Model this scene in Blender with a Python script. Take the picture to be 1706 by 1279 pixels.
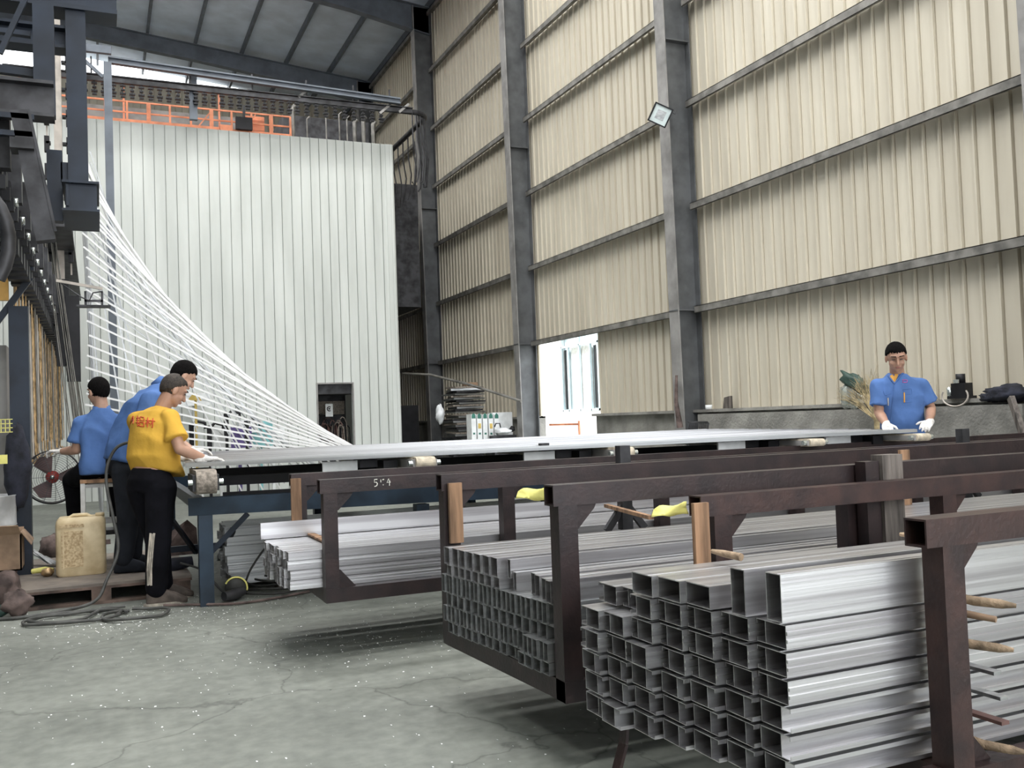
import bpy, bmesh, math, random
from mathutils import Vector, Matrix
random.seed(7)
scene = bpy.context.scene
for o in list(bpy.data.objects): bpy.data.objects.remove(o)
COL = scene.collection

# ---------------------------------------------------------------- camera
W, Hh, F = 1706.0, 1279.0, 1568.0
CH = 1.3
yaw, pitch, roll = math.radians(23.79), math.radians(2.137), math.radians(-2.065)
fw = Vector((math.sin(yaw)*math.cos(pitch), math.cos(yaw)*math.cos(pitch), math.sin(pitch)))
r0 = Vector((math.cos(yaw), -math.sin(yaw), 0)); u0 = r0.cross(fw)
rt = r0*math.cos(roll)+u0*math.sin(roll); up = -r0*math.sin(roll)+u0*math.cos(roll)
cam_d = bpy.data.cameras.new('camera'); cam = bpy.data.objects.new('camera', cam_d); COL.objects.link(cam)
m = Matrix.Identity(4)
for i in range(3):
    m[i][0] = rt[i]; m[i][1] = up[i]; m[i][2] = -fw[i]
m[2][3] = CH
cam.matrix_world = m
cam_d.sensor_width = 36.0; cam_d.lens = 36.0*F/W; cam_d.clip_start = 0.05; cam_d.clip_end = 300
scene.camera = cam

# ---------------------------------------------------------------- world, light, exposure
world = bpy.data.worlds.new('overcast_sky'); scene.world = world; world.use_nodes = True
bg = world.node_tree.nodes['Background']
bg.inputs[0].default_value = (0.93, 0.965, 1.0, 1); bg.inputs[1].default_value = 5.0
vs = scene.view_settings
vs.view_transform = 'Standard'; vs.look = 'None'; vs.gamma = 1; vs.use_curve_mapping = False; vs.exposure = -0.15

def area(name, loc, size, energy, rot=(0, 0, 0), col=(1, .995, .975)):
    d = bpy.data.lights.new(name, 'AREA'); d.shape = 'RECTANGLE'; d.size, d.size_y = size
    d.energy = energy; d.color = col
    o = bpy.data.objects.new(name, d); o.location = loc; o.rotation_euler = rot; COL.objects.link(o); return o
# area lamps added under the solid roof as unseen skylights, out of frame
for sy, se in ((0.0, 900), (5.0, 900), (10.0, 800), (15.5, 800)): area('added_top_light', (3.2, sy, 13.2), (9.5, 1.3), se)
sun_d = bpy.data.lights.new('sun', 'SUN'); sun_d.energy = 9; sun_d.angle = .05; sun_d.color = (1, .97, .92)
sun = bpy.data.objects.new('sun', sun_d); sun.rotation_euler = (0, math.radians(-20), 0); COL.objects.link(sun)   # high sun over the roof, lights the yard and the building outside the doorway
area('added_top_light', (-.5, 25.3, 13.3), (6, .8), 600)  # lamp added to brighten the booth roof, its ducts and the gable
area('added_top_light', (-7.5, 8.0, 14.2), (1.5, 24), 900)  # long lamp added over the left half, another unseen skylight

# ---------------------------------------------------------------- pixel helpers (point seen at a pixel, at a real depth)
def ray(x, y): return fw + rt*((x-W/2)/F) - up*((y-Hh/2)/F)
def atY(x, y, Y): d = ray(x, y); return Vector((0, 0, CH))+d*(Y/d.y)
def atX(x, y, X): d = ray(x, y); return Vector((0, 0, CH))+d*(X/d.x)
def atZ(x, y, Z): d = ray(x, y); return Vector((0, 0, CH))+d*((Z-CH)/d.z)

# ---------------------------------------------------------------- materials
def nt(m): return m.node_tree.nodes, m.node_tree.links
def mat(name, col, rough=.6, metal=0., var=.12, scale=4., bump=.0, bscale=40., stretch=(1, 1, 1), spec=.5, col2=None, coord='Object', detail=5, lo=.35, hi=.65):
    m = bpy.data.materials.new(name); m.use_nodes = True
    N, L = nt(m); b = N['Principled BSDF']
    b.inputs['Roughness'].default_value = rough; b.inputs['Metallic'].default_value = metal
    b.inputs['Specular IOR Level'].default_value = spec
    tc = N.new('ShaderNodeTexCoord'); mp = N.new('ShaderNodeMapping'); mp.inputs['Scale'].default_value = stretch
    oi = N.new('ShaderNodeObjectInfo'); ad = N.new('ShaderNodeVectorMath'); ad.operation = 'ADD'
    L.new(tc.outputs[coord], mp.inputs['Vector'])
    mu = N.new('ShaderNodeMath'); mu.operation = 'MULTIPLY'; mu.inputs[1].default_value = 37.
    L.new(oi.outputs['Random'], mu.inputs[0]); L.new(mp.outputs[0], ad.inputs[0]); L.new(mu.outputs[0], ad.inputs[1])
    ns = N.new('ShaderNodeTexNoise'); ns.inputs['Scale'].default_value = scale; ns.inputs['Detail'].default_value = detail
    L.new(ad.outputs[0], ns.inputs['Vector'])
    rp = N.new('ShaderNodeValToRGB'); L.new(ns.outputs['Fac'], rp.inputs[0])
    c2 = col2 or tuple(max(0, c*(1-var*2.2)) for c in col)
    c1 = col if col2 else tuple(min(1, c*(1+var)) for c in col)
    rp.color_ramp.elements[0].position = lo; rp.color_ramp.elements[1].position = hi
    rp.color_ramp.elements[0].color = (*c2, 1); rp.color_ramp.elements[1].color = (*c1, 1)
    L.new(rp.outputs[0], b.inputs['Base Color'])
    if bump:
        n2 = N.new('ShaderNodeTexNoise'); n2.inputs['Scale'].default_value = bscale; n2.inputs['Detail'].default_value = 4
        L.new(ad.outputs[0], n2.inputs['Vector'])
        bp = N.new('ShaderNodeBump'); bp.inputs['Strength'].default_value = bump; bp.inputs['Distance'].default_value = .02
        L.new(n2.outputs['Fac'], bp.inputs['Height']); L.new(bp.outputs[0], b.inputs['Normal'])
    return m
M = {}
M['siding'] = mat('beige_sheet', (.665, .615, .505), .5, .0, .10, 3., stretch=(1, 1, .12), col2=(.57, .52, .42))
M['booth'] = mat('pale_sheet', (.665, .69, .66), .45, .0, .05, 2.5, stretch=(1, 1, .15), col2=(.55, .575, .545))
M['concrete'] = mat('rough_concrete', (.36, .35, .32), .9, 0, .2, 2.5, .5, 30, col2=(.19, .185, .17))
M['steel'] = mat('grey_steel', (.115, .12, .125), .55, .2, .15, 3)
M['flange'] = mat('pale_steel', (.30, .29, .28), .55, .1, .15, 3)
M['girt'] = mat('girt_steel', (.25, .24, .22), .5, .3, .2, 5)
M['roof'] = mat('roof_sheet', (.62, .70, .80), .6, .1, .08, 1.2)
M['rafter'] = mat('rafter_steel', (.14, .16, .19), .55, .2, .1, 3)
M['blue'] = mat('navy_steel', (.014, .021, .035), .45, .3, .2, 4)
M['bluelit'] = mat('navy_steel_lit', (.022, .04, .065), .45, .3, .2, 4)  # brighter copy of the navy steel, light put into its colour
M['black'] = mat('black_metal', (.012, .012, .015), .5, .3, .2, 6)
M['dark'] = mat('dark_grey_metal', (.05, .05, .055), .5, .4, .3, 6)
M['brown'] = mat('brown_painted_steel', (.040, .025, .025), .42, .25, .2, 9, .08, 60, col2=(.022, .016, .017))
M['brownworn'] = mat('worn_brown_steel', (.060, .032, .028), .42, .25, .2, 9, .1, 60, col2=(.028, .018, .018))
M['wood'] = mat('tan_wood', (.34, .20, .115), .8, 0, .25, 5, .2, 30, stretch=(4, 4, .4))
M['greywood'] = mat('grey_timber', (.15, .13, .115), .85, 0, .3, 6, .3, 40, stretch=(4, 4, .4))
M['stick'] = mat('rough_branch', (.36, .26, .17), .85, 0, .3, 12, .4, 60)
M['alu'] = mat('bare_aluminium', (.64, .64, .65), .34, .9, .04, 6, .05, 14, stretch=(.06, 5, 5), lo=.42, hi=.58, col2=(.46, .45, .465))
M['alud'] = mat('dull_aluminium', (.50, .51, .515), .36, .88, .05, 6, .05, 14, stretch=(.06, 5, 5), lo=.42, hi=.58, col2=(.33, .34, .345))
M['aluin'] = M['alu']
M['white'] = mat('white_powder_coat', (.84, .84, .84), .4, .0, .03, 6)
M['orange'] = mat('orange_paint', (.80, .29, .15), .5, 0, .12, 5)
M['mast'] = mat('dusty_beige_steel', (.50, .45, .40), .6, 0, .1, 8)
M['brass'] = mat('golden_wire', (.62, .42, .22), .35, .6, .25, 12)
M['cable'] = mat('black_rubber', (.03, .03, .028), .6, 0, .2, 10)
M['hose'] = mat('grey_rubber_hose', (.075, .075, .07), .6, 0, .2, 10)
M['chalk'] = mat('white_chalk', (.85, .83, .76), .9, 0, .1, 30)
M['yellow'] = mat('yellow_paper', (.86, .80, .25), .8, 0, .06, 10, .2, 20)
M['card'] = mat('cardboard', (.30, .20, .13), .85, 0, .2, 5, .1, 20)
M['cardw'] = mat('white_carton', (.78, .80, .80), .6, 0, .05, 10)
M['green'] = mat('green_print', (.03, .16, .12), .6, 0, .1, 10)
M['gold'] = mat('gold_print', (.62, .45, .12), .6, 0, .1, 10)
M['plastic'] = mat('translucent_plastic', (.78, .80, .82), .35, 0, .05, 8, .3, 12)
M['jerry'] = mat('yellowed_plastic', (.70, .58, .37), .45, 0, .1, 9, .05, 10, col2=(.52, .40, .23))
M['stain'] = mat('grimy_print', (.36, .25, .13), .7, 0, .2, 60, col2=(.62, .49, .30))
M['ply'] = mat('dirty_plywood', (.26, .22, .185), .85, 0, .3, 3.5, .2, 25, col2=(.14, .12, .105))
M['pallet'] = mat('old_pallet_wood', (.15, .105, .085), .85, 0, .3, 5, .3, 30)
M['belt'] = mat('cream_belt', (.56, .49, .38), .75, 0, .15, 20, .2, 60)
M['felt'] = mat('dirty_felt', (.30, .26, .22), .9, 0, .2, 30, .4, 80)
M['rust'] = mat('rusty_drum', (.16, .085, .075), .6, .2, .3, 6)
M['drumtop'] = mat('white_drum_paint', (.55, .56, .56), .5, .1, .15, 6)
M['cloth'] = mat('dark_cloth', (.02, .022, .035), .9, 0, .3, 10, .3, 20)
M['rag'] = mat('brown_rag', (.15, .11, .10), .95, 0, .3, 8, .5, 15)
M['window_frame'] = mat('pale_blue_frame', (.55, .68, .74), .4, 0, .05, 4)
M['render'] = mat('white_plaster', (.90, .91, .94), .85, 0, .05, 2)
M['straw'] = mat('dry_twigs', (.42, .33, .18), .85, 0, .25, 15)
M['red'] = mat('red_plastic', (.45, .04, .03), .5)
M['fanred'] = mat('dusty_fan_blade', (.22, .14, .14), .6, 0, .2, 6)
M['lampglass'] = mat('lamp_face', (.75, .85, .85), .15, 0, .05, 8)
M['silver'] = mat('silver_reflector', (.7, .75, .72), .25, .8, .1, 8)
M['teal'] = mat('teal_wrap', (.20, .48, .50), .5); M['purple'] = mat('purple_wrap', (.10, .07, .22), .5)
M['tealdark'] = mat('dark_green_paint', (.035, .075, .06), .5)
M['bluecan'] = mat('blue_bottle_plastic', (.10, .28, .62), .25)
M['amber'] = mat('amber_panel', (.72, .42, .12), .5)

def glass():
    m = bpy.data.materials.new('window_glass'); m.use_nodes = True
    b = nt(m)[0]['Principled BSDF']; b.inputs['Base Color'].default_value = (.62, .72, .76, 1); b.inputs['Roughness'].default_value = .08
    b.inputs['Metallic'].default_value = .1; return m
M['glass'] = glass()

def floor_mat():
    m = bpy.data.materials.new('stained_concrete_floor'); m.use_nodes = True
    N, L = nt(m); b = N['Principled BSDF']
    g = N.new('ShaderNodeNewGeometry')
    n1 = N.new('ShaderNodeTexNoise'); n1.inputs['Scale'].default_value = .9; n1.inputs['Detail'].default_value = 9; n1.inputs['Roughness'].default_value = .62
    n2 = N.new('ShaderNodeTexNoise'); n2.inputs['Scale'].default_value = 14; n2.inputs['Detail'].default_value = 8
    L.new(g.outputs['Position'], n1.inputs['Vector']); L.new(g.outputs['Position'], n2.inputs['Vector'])
    r1 = N.new('ShaderNodeValToRGB'); L.new(n1.outputs['Fac'], r1.inputs[0])
    r1.color_ramp.elements[0].position = .3; r1.color_ramp.elements[0].color = (.135, .145, .128, 1)
    r1.color_ramp.elements[1].position = .7; r1.color_ramp.elements[1].color = (.255, .268, .240, 1)
    r2 = N.new('ShaderNodeValToRGB'); L.new(n2.outputs['Fac'], r2.inputs[0])
    r2.color_ramp.elements[0].position = .25; r2.color_ramp.elements[0].color = (.72, .72, .72, 1)
    r2.color_ramp.elements[1].position = .75; r2.color_ramp.elements[1].color = (1.12, 1.12, 1.10, 1)
    mx = N.new('ShaderNodeMix'); mx.data_type = 'RGBA'; mx.blend_type = 'MULTIPLY'; mx.inputs['Factor'].default_value = 1
    L.new(r1.outputs[0], mx.inputs['A']); L.new(r2.outputs[0], mx.inputs['B'])
    # hairline cracks
    nd = N.new('ShaderNodeTexNoise'); nd.inputs['Scale'].default_value = 2.5; nd.inputs['Detail'].default_value = 5
    L.new(g.outputs['Position'], nd.inputs['Vector'])
    va = N.new('ShaderNodeVectorMath'); va.operation = 'MULTIPLY_ADD'; va.inputs[1].default_value = (.5, .5, 0)
    L.new(nd.outputs['Color'], va.inputs[0]); L.new(g.outputs['Position'], va.inputs[2])
    vo = N.new('ShaderNodeTexVoronoi'); vo.feature = 'DISTANCE_TO_EDGE'; vo.inputs['Scale'].default_value = .75
    L.new(va.outputs[0], vo.inputs['Vector'])
    rc = N.new('ShaderNodeValToRGB'); L.new(vo.outputs['Distance'], rc.inputs[0])
    rc.color_ramp.elements[0].position = .0; rc.color_ramp.elements[0].color = (.45, .45, .45, 1)
    rc.color_ramp.elements[1].position = .006; rc.color_ramp.elements[1].color = (1, 1, 1, 1)
    mx2 = N.new('ShaderNodeMix'); mx2.data_type = 'RGBA'; mx2.blend_type = 'MULTIPLY'; mx2.inputs['Factor'].default_value = .8
    L.new(mx.outputs['Result'], mx2.inputs['A']); L.new(rc.outputs[0], mx2.inputs['B'])
    L.new(mx2.outputs['Result'], b.inputs['Base Color'])
    b.inputs['Roughness'].default_value = .62
    bp = N.new('ShaderNodeBump'); bp.inputs['Strength'].default_value = .25; bp.inputs['Distance'].default_value = .01
    L.new(n2.outputs['Fac'], bp.inputs['Height']); L.new(bp.outputs[0], b.inputs['Normal'])
    return m
M['floor'] = floor_mat()

# ---------------------------------------------------------------- mesh builder
ORG = {}
class MB:
    def __init__(s): s.v = []; s.f = []; s.sm = []
    def add(s, vs, fs, sm=False):
        n = len(s.v); s.v += [Vector(v) for v in vs]; s.f += [tuple(i+n for i in f) for f in fs]; s.sm += [sm]*len(fs); return s
    def box(s, a, b):
        x0, x1 = sorted((a[0], b[0])); y0, y1 = sorted((a[1], b[1])); z0, z1 = sorted((a[2], b[2]))
        return s.add([(x0, y0, z0), (x1, y0, z0), (x1, y1, z0), (x0, y1, z0), (x0, y0, z1), (x1, y0, z1), (x1, y1, z1), (x0, y1, z1)],
                     [(0, 3, 2, 1), (4, 5, 6, 7), (0, 1, 5, 4), (1, 2, 6, 5), (2, 3, 7, 6), (3, 0, 4, 7)])
    def beam(s, p, q, w, h, upv=(0, 0, 1)):
        p, q = Vector(p), Vector(q); d = (q-p).normalized(); u = Vector(upv)
        if abs(d.dot(u)) > .98: u = Vector((0, 1, 0))
        a = d.cross(u).normalized(); b = a.cross(d).normalized(); a *= w/2; b *= h/2
        vs = [p-a-b, p+a-b, p+a+b, p-a+b, q-a-b, q+a-b, q+a+b, q-a+b]
        return s.add(vs, [(0, 1, 2, 3), (7, 6, 5, 4), (0, 4, 5, 1), (1, 5, 6, 2), (2, 6, 7, 3), (3, 7, 4, 0)])
    def tube(s, pts, r, n=8, cap=True):
        pts = [Vector(p) for p in pts]; rs = r if isinstance(r, (list, tuple)) else [r]*len(pts)
        ref = Vector((0, 0, 1)); vs = []
        prev = None
        for i, p in enumerate(pts):
            t = (pts[min(i+1, len(pts)-1)]-pts[max(i-1, 0)]).normalized()
            if prev is None:
                a = t.cross(ref)
                if a.length < .1: a = t.cross(Vector((1, 0, 0)))
            else: a = prev-t*prev.dot(t)
            a.normalize(); prev = a; b = t.cross(a)
            for k in range(n):
                an = 2*math.pi*k/n; vs.append(p+(a*math.cos(an)+b*math.sin(an))*rs[i])
        fs = []
        for i in range(len(pts)-1):
            for k in range(n): fs.append((i*n+k, i*n+(k+1) % n, (i+1)*n+(k+1) % n, (i+1)*n+k))
        s.add(vs, fs, True)
        if cap:
            s.add([vs[k] for k in range(n)], [tuple(range(n))[::-1]]); m_ = (len(pts)-1)*n
            s.add([vs[m_+k] for k in range(n)], [tuple(range(n))])
        return s
    def prism(s, poly, d):           # poly: 3-D points, extruded along vector d
        n = len(poly); d = Vector(d); P = [Vector(p) for p in poly]
        fs = [tuple(range(n))[::-1], tuple(range(n, 2*n))]+[(i, (i+1) % n, (i+1) % n+n, i+n) for i in range(n)]
        return s.add(P+[p+d for p in P], fs)
    def lathe(s, prof, c, axis='Z', n=24):   # prof: (radius, along)
        vs = []
        for r, h in prof:
            for k in range(n):
                a = 2*math.pi*k/n; x, y = r*math.cos(a), r*math.sin(a)
                v = {'Z': (x, y, h), 'Y': (x, h, y), 'X': (h, x, y)}[axis]; vs.append(Vector(v)+Vector(c))
        fs = []
        for i in range(len(prof)-1):
            for k in range(n): fs.append((i*n+k, i*n+(k+1) % n, (i+1)*n+(k+1) % n, (i+1)*n+k))
        return s.add(vs, fs, True)
    def blob(s, c, r, n=10, jit=0, rot=None):
        c = Vector(c); vs = []; fs = []
        for i in range(n+1):
            th = math.pi*i/n
            for k in range(2*n):
                ph = math.pi*k/n
                v = Vector((math.sin(th)*math.cos(ph)*r[0], math.sin(th)*math.sin(ph)*r[1], math.cos(th)*r[2]))
                v *= 1+jit*math.sin(5*th+3.3*ph)*math.sin(ph*2+c.x*9)
                if rot: v = rot @ v
                vs.append(c+v)
        for i in range(n):
            for k in range(2*n): fs.append((i*2*n+k, (i+1)*2*n+k, (i+1)*2*n+(k+1) % (2*n), i*2*n+(k+1) % (2*n)))
        return s.add(vs, fs, True)
    def build(s, name, m, parent=None, origin=None, recalc=True):
        if origin is None:
            if parent is not None: origin = ORG.get(parent.name, Vector())
            elif s.v:
                lo = [min(v[i] for v in s.v) for i in range(3)]; hi = [max(v[i] for v in s.v) for i in range(3)]
                origin = Vector(((lo[0]+hi[0])/2, (lo[1]+hi[1])/2, lo[2]))
            else: origin = Vector()
        origin = Vector(origin)
        me = bpy.data.meshes.new(name); me.from_pydata([v-origin for v in s.v], [], s.f); me.update()
        me.polygons.foreach_set('use_smooth', s.sm)
        if recalc:
            bm = bmesh.new(); bm.from_mesh(me); bmesh.ops.recalc_face_normals(bm, faces=bm.faces); bm.to_mesh(me); bm.free()
        me.materials.append(M[m] if isinstance(m, str) else m)
        o = bpy.data.objects.new(name, me); COL.objects.link(o)
        if parent is not None:
            o.parent = parent; pt = parent
            ORG[o.name] = origin
            if parent.type == 'MESH': pass
        else:
            o.location = origin; ORG[o.name] = origin
        return o
def tag(o, label, cat, group=None, kind=None):
    if label: o['label'] = label
    if cat: o['category'] = cat
    if group: o['group'] = group
    if kind: o['kind'] = kind
    return o
def thing(name, loc, label, cat, group=None):
    o = bpy.data.objects.new(name, None); COL.objects.link(o); o.location = loc; o.empty_display_size = .05
    ORG[o.name] = Vector(loc); return tag(o, label, cat, group)
def struct(mb, name, m, label=None, parent=None):
    o = mb.build(name, m, parent)
    if parent is None: o['kind'] = 'structure'
    if label: o['label'] = label
    return o
def copy_thing(o, loc, label=None, group=None):
    c = o.copy(); COL.objects.link(c); c.location = loc
    if label: c['label'] = label
    if group: c['group'] = group
    for ch in list(o.children):
        d = ch.copy(); COL.objects.link(d); d.parent = c
        for g in list(ch.children):
            e = g.copy(); COL.objects.link(e); e.parent = d
    return c
ORD = ['zeroth', 'first', 'second', 'third', 'fourth', 'fifth', 'sixth', 'seventh', 'eighth', 'ninth', 'tenth', 'eleventh', 'twelfth', 'thirteenth', 'fourteenth', 'fifteenth', 'sixteenth', 'seventeenth', 'eighteenth', 'nineteenth', 'twentieth', 'twenty-first', 'twenty-second', 'twenty-third', 'twenty-fourth', 'twenty-fifth', 'twenty-sixth', 'twenty-seventh', 'twenty-eighth', 'twenty-ninth', 'thirtieth', 'thirty-first', 'thirty-second', 'thirty-third', 'thirty-fourth', 'thirty-fifth', 'thirty-sixth', 'thirty-seventh', 'thirty-eighth', 'thirty-ninth', 'fortieth', 'forty-first', 'forty-second', 'forty-third', 'forty-fourth', 'forty-fifth']

# ================================================================= HALL
struct(MB().box((-30, -30, -.2), (40, -6.0, 0)), 'floor_yard_bounce', 'render', 'pale yard outside the bay door, added to bounce light onto the roof'); b = MB().box((-30, -6, -.2), (40, 60, 0)); struct(b, 'floor', 'floor', 'grey-green stained concrete floor')  # unseen yard added as a bright bounce surface for the roof
DX = 8.8
def ribbed(mb, x, y0, y1, z0, z1, pitch=.226, axis='Y', sgn=-1, depth=.035):
    # trapezoid sheet: wide flats, narrow ribs standing out towards sgn
    n = max(1, round((y1-y0)/pitch)); p = (y1-y0)/n; pts = []
    for i in range(n):
        a = y0+i*p
        if axis == 'X' and sgn == -1: pts += [(0, a), (0, a+p*.86), (-.03, a+p*.865), (-.03, a+p*.92), (depth, a+p*.93), (depth, a+p*.99)]
        else: pts += [(0, a), (0, a+p*.76), (-.018, a+p*.765), (-.018, a+p*.825), (depth*.9, a+p*.84), (depth*.9, a+p*.93), (0, a+p*.97)]  # groove beside each rib added to sharpen its shadow line
    pts.append((0, y1)); vs = []
    for z in (z0, z1):
        for d, a in pts: vs.append((x+sgn*d, a, z) if axis == 'Y' else (a, x+sgn*d, z))
    k = len(pts); mb.add(vs, [(i, i+1, k+i+1, k+i) for i in range(k-1)])
    if axis == 'Y': mb.box((x+.04, y0, z0), (x+.08, y1, z1))
    else: mb.box((y0, x+.04, z0), (y1, x+.08, z1))
colY = [0.3, 6.12, 12.45, 18.55, 24.65, 30.75]
doorY0, doorY1, doorZ = 15.77, 18.55, 2.93
wr = MB()
for y0, y1 in zip([-5.7]+colY, colY+[34.4]):
    if abs(y0-12.45) < .1:
        ribbed(wr, DX, y0, doorY0, 1.33, doorZ); ribbed(wr, DX, y0, y1, doorZ, 13.1)
    else: ribbed(wr, DX, y0, y1, 1.33, 13.1)
struct(wr, 'wall_right', 'siding', 'tall wall of ribbed beige sheet metal')
cb = MB()
for a, c in ((-5.7, doorY0), (doorY1, 34.4)):
    cb.box((DX-.12, a, 0), (DX+.15, c, 1.33))
    cb.box((DX-.22, a, 1.30), (DX+.15, c, 1.345))
for a, c in ((6.6, 12.2),): cb.box((DX-.30, a, 0), (DX-.10, c, 1.27)); 
struct(cb, 'trim_1', 'concrete', 'low concrete base wall with a ledge on top')
nc = 0
for i, Y in enumerate(colY):
    c = MB(); bx, tx = 8.34, 8.20
    fl = MB(); zt = 12.9
    # inner flange leaning with the taper of the column
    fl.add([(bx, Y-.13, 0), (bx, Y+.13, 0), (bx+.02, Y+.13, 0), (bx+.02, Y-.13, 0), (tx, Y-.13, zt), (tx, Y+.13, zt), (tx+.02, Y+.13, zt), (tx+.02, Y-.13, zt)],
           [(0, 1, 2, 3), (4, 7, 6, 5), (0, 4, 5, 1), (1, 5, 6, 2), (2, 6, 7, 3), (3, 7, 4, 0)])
    c.prism([(bx+.02, Y-.012, 0), (8.74, Y-.012, 0), (8.74, Y-.012, zt), (tx+.02, Y-.012, zt)], (0, .024, 0))
    c.box((8.72, Y-.13, 0), (8.74, Y+.13, zt))
    for zz in (2.9, 7.2): c.box((8.3, Y-.12, zz), (8.73, Y+.12, zz+.02))
    e = thing('steel_column', (8.5, Y, 0), ['grey steel column nearest the camera along the right wall, outside the frame edge', 'grey steel column at the right edge of the photo against the beige wall',
        'grey steel column beside the floodlight on the right wall', 'grey steel column at the left side of the wall doorway', 'dark grey steel column nearest the pale booth on the right wall', 'dark steel column hidden behind the pale booth corner'][i], 'column', 'steel columns along the right wall')
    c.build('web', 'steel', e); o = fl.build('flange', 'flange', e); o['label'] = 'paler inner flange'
# girts : one rail per bay and level
for bi, (y0, y1) in enumerate(zip([-5.7]+colY, colY+[34.4])):
    for k in range(7):
        z = 2.97+1.63*k
        if y0 < 0 and k < 9: continue
        g = MB(); a, c = y0+.14, y1-.14
        g.box((8.60, a, z-.01), (8.78, c, z)); g.box((8.60, a, z-.11), (8.607, c, z)); g.box((8.60, a, z-.11), (8.64, c, z-.103))
        o = g.build('wall_rail', 'girt')
        bay = ['', 'near bay at the right edge', 'bay right of the floodlight', 'bay between the floodlight and the doorway column', 'bay left of the doorway column', 'shadowed bay beyond the darkest column', 'last dark bay behind the booth'][bi]
        tag(o, f'grey steel wall rail, {ORD[k+1]} from the bottom, {bay}', 'rail', 'horizontal rails on the beige wall')
# roof
def zr(x): return 13.1+.1*(8.8-x)
rf = MB(); xa, xb = -20, 9.0
for a, c in ((-6, 34.3),):
    rf.add([(xa, a, zr(xa)), (xb, a, zr(xb)), (xb, c, zr(xb)), (xa, c, zr(xa)), (xa, a, zr(xa)+.08), (xb, a, zr(xb)+.08), (xb, c, zr(xb)+.08), (xa, c, zr(xa)+.08)],
       [(0, 3, 2, 1), (4, 5, 6, 7), (0, 1, 5, 4), (1, 2, 6, 5), (2, 3, 7, 6), (3, 0, 4, 7)])
struct(rf, 'ceiling', 'roof', 'dark grey sheet roof')
for i in range(10):
    x = 8.72-1.42*i; g = MB(); g.box((x-.035, -6, zr(x)-.2), (x+.035, 34.3, zr(x)-.005))
    tag(g.build('roof_purlin', 'rafter'), f'thin dark roof purlin running into the depth, {ORD[i+1]} from the right wall', 'roof beam', 'roof purlins')
for i, Y in enumerate(colY[1:]):
    g = MB()
    for w, dz in ((.22, 0), (.22, 1)):
        pass
    pts = [(8.7, .78), (6.5, .58), (3, .5), (-20, .5)]
    poly = [(x, Y-.012, zr(x)-.2) for x, d in pts]+[(x, Y-.012, zr(x)-.2-d) for x, d in pts[::-1]]
    g.prism(poly, (0, .024, 0))
    for (x0, d0), (x1, d1) in zip(pts, pts[1:]):
        for e0, e1 in ((d0, d1), (.01, .01)):
            g.beam((x0, Y, zr(x0)-.2-e0), (x1, Y, zr(x1)-.2-e1), .24, .02)
    tag(g.build('roof_rafter', 'rafter'), ['deep steel rafter overhead out of the frame', 'deep steel rafter overhead nearest the camera', 'deep steel rafter above the doorway', 'deep steel rafter meeting the darkest column top', 'deep dark steel rafter crossing above the orange railing'][i], 'roof beam', 'roof rafters')
gb = MB(); ribbed(gb, 34.3, -20, 8.8, 0, 13.42, axis='X'); struct(gb, 'wall_back', 'siding', 'far gable wall under a bright slit')
lw = MB(); ribbed(lw, -13, -6, 34.3, 0, 15.2, sgn=1); struct(lw, 'wall_left', 'rafter', 'unseen dark sheet wall far to the left, added to hold back light')  # added out of view and kept dark to cut light from the left
fb = MB(); ribbed(fb, -6, -13, 8.8, 9.5, 13, axis='X', sgn=1); ribbed(fb, -6, -13, -.5, 0, 9.5, axis='X', sgn=1); struct(fb, 'wall_front', 'siding', 'beige sheet wall around the bay door behind the camera, added to shape the daylight')  # unseen wall, closed at the left to steer the incoming daylight
# outside, seen through the doorway: white building with a window
def ob_(a, c):   # box of the outside building, laid out on a reference plane and pushed back so it catches more daylight
    k = 16/11.8; f_ = lambda p: (p[0]*k, p[1]*k, max(0, CH+(p[2]-CH)*k)); return f_(a), f_(c)
pw = MB()
for a, c in (((11.8, 10, -1), (12.1, 21.2, 6)), ((11.8, 23.3, -1), (12.1, 36, 6)), ((11.8, 21.2, 3.75), (12.1, 23.3, 6)), ((11.8, 21.2, -1), (12.1, 23.3, 1.45))): pw.box(*ob_(a, c))
e = thing('white_building', (16.2, 30, 0), 'overexposed white plastered building outside the doorway', 'building')
pw.build('wall', 'render', e)
wf = MB()
for yy in (21.2, 21.62, 22.22, 22.88, 23.25): wf.box(*ob_((11.78, yy, 1.45), (11.84, yy+.05, 3.75 if yy not in (21.62, 22.88) else 3.2)))
for zz in (1.45, 3.2, 3.70): wf.box(*ob_((11.78, 21.2, zz), (11.84, 23.3, zz+.05)))
wf.build('window_frame', 'window_frame', e)
MB().box(*ob_((11.9, 21.2, 1.45), (11.92, 23.3, 3.75))).build('window_pane', 'glass', e)
for yy in (21.3, 22.97): MB().box(*ob_((11.86, yy, 1.52), (11.88, yy+.26, 3.15))).build('sash_gap_dark', 'black', e)  # black slabs stand in for the darkness inside the open sashes
for yy in (21.67, 22.27):
    k = 16/11.8; cu = MB(); ribbed(cu, 11.87*k, yy*k, (yy+.55)*k, CH+.2*k, CH+1.9*k, .095, depth=.02); cu.build('blind', 'cardw', e)

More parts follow.
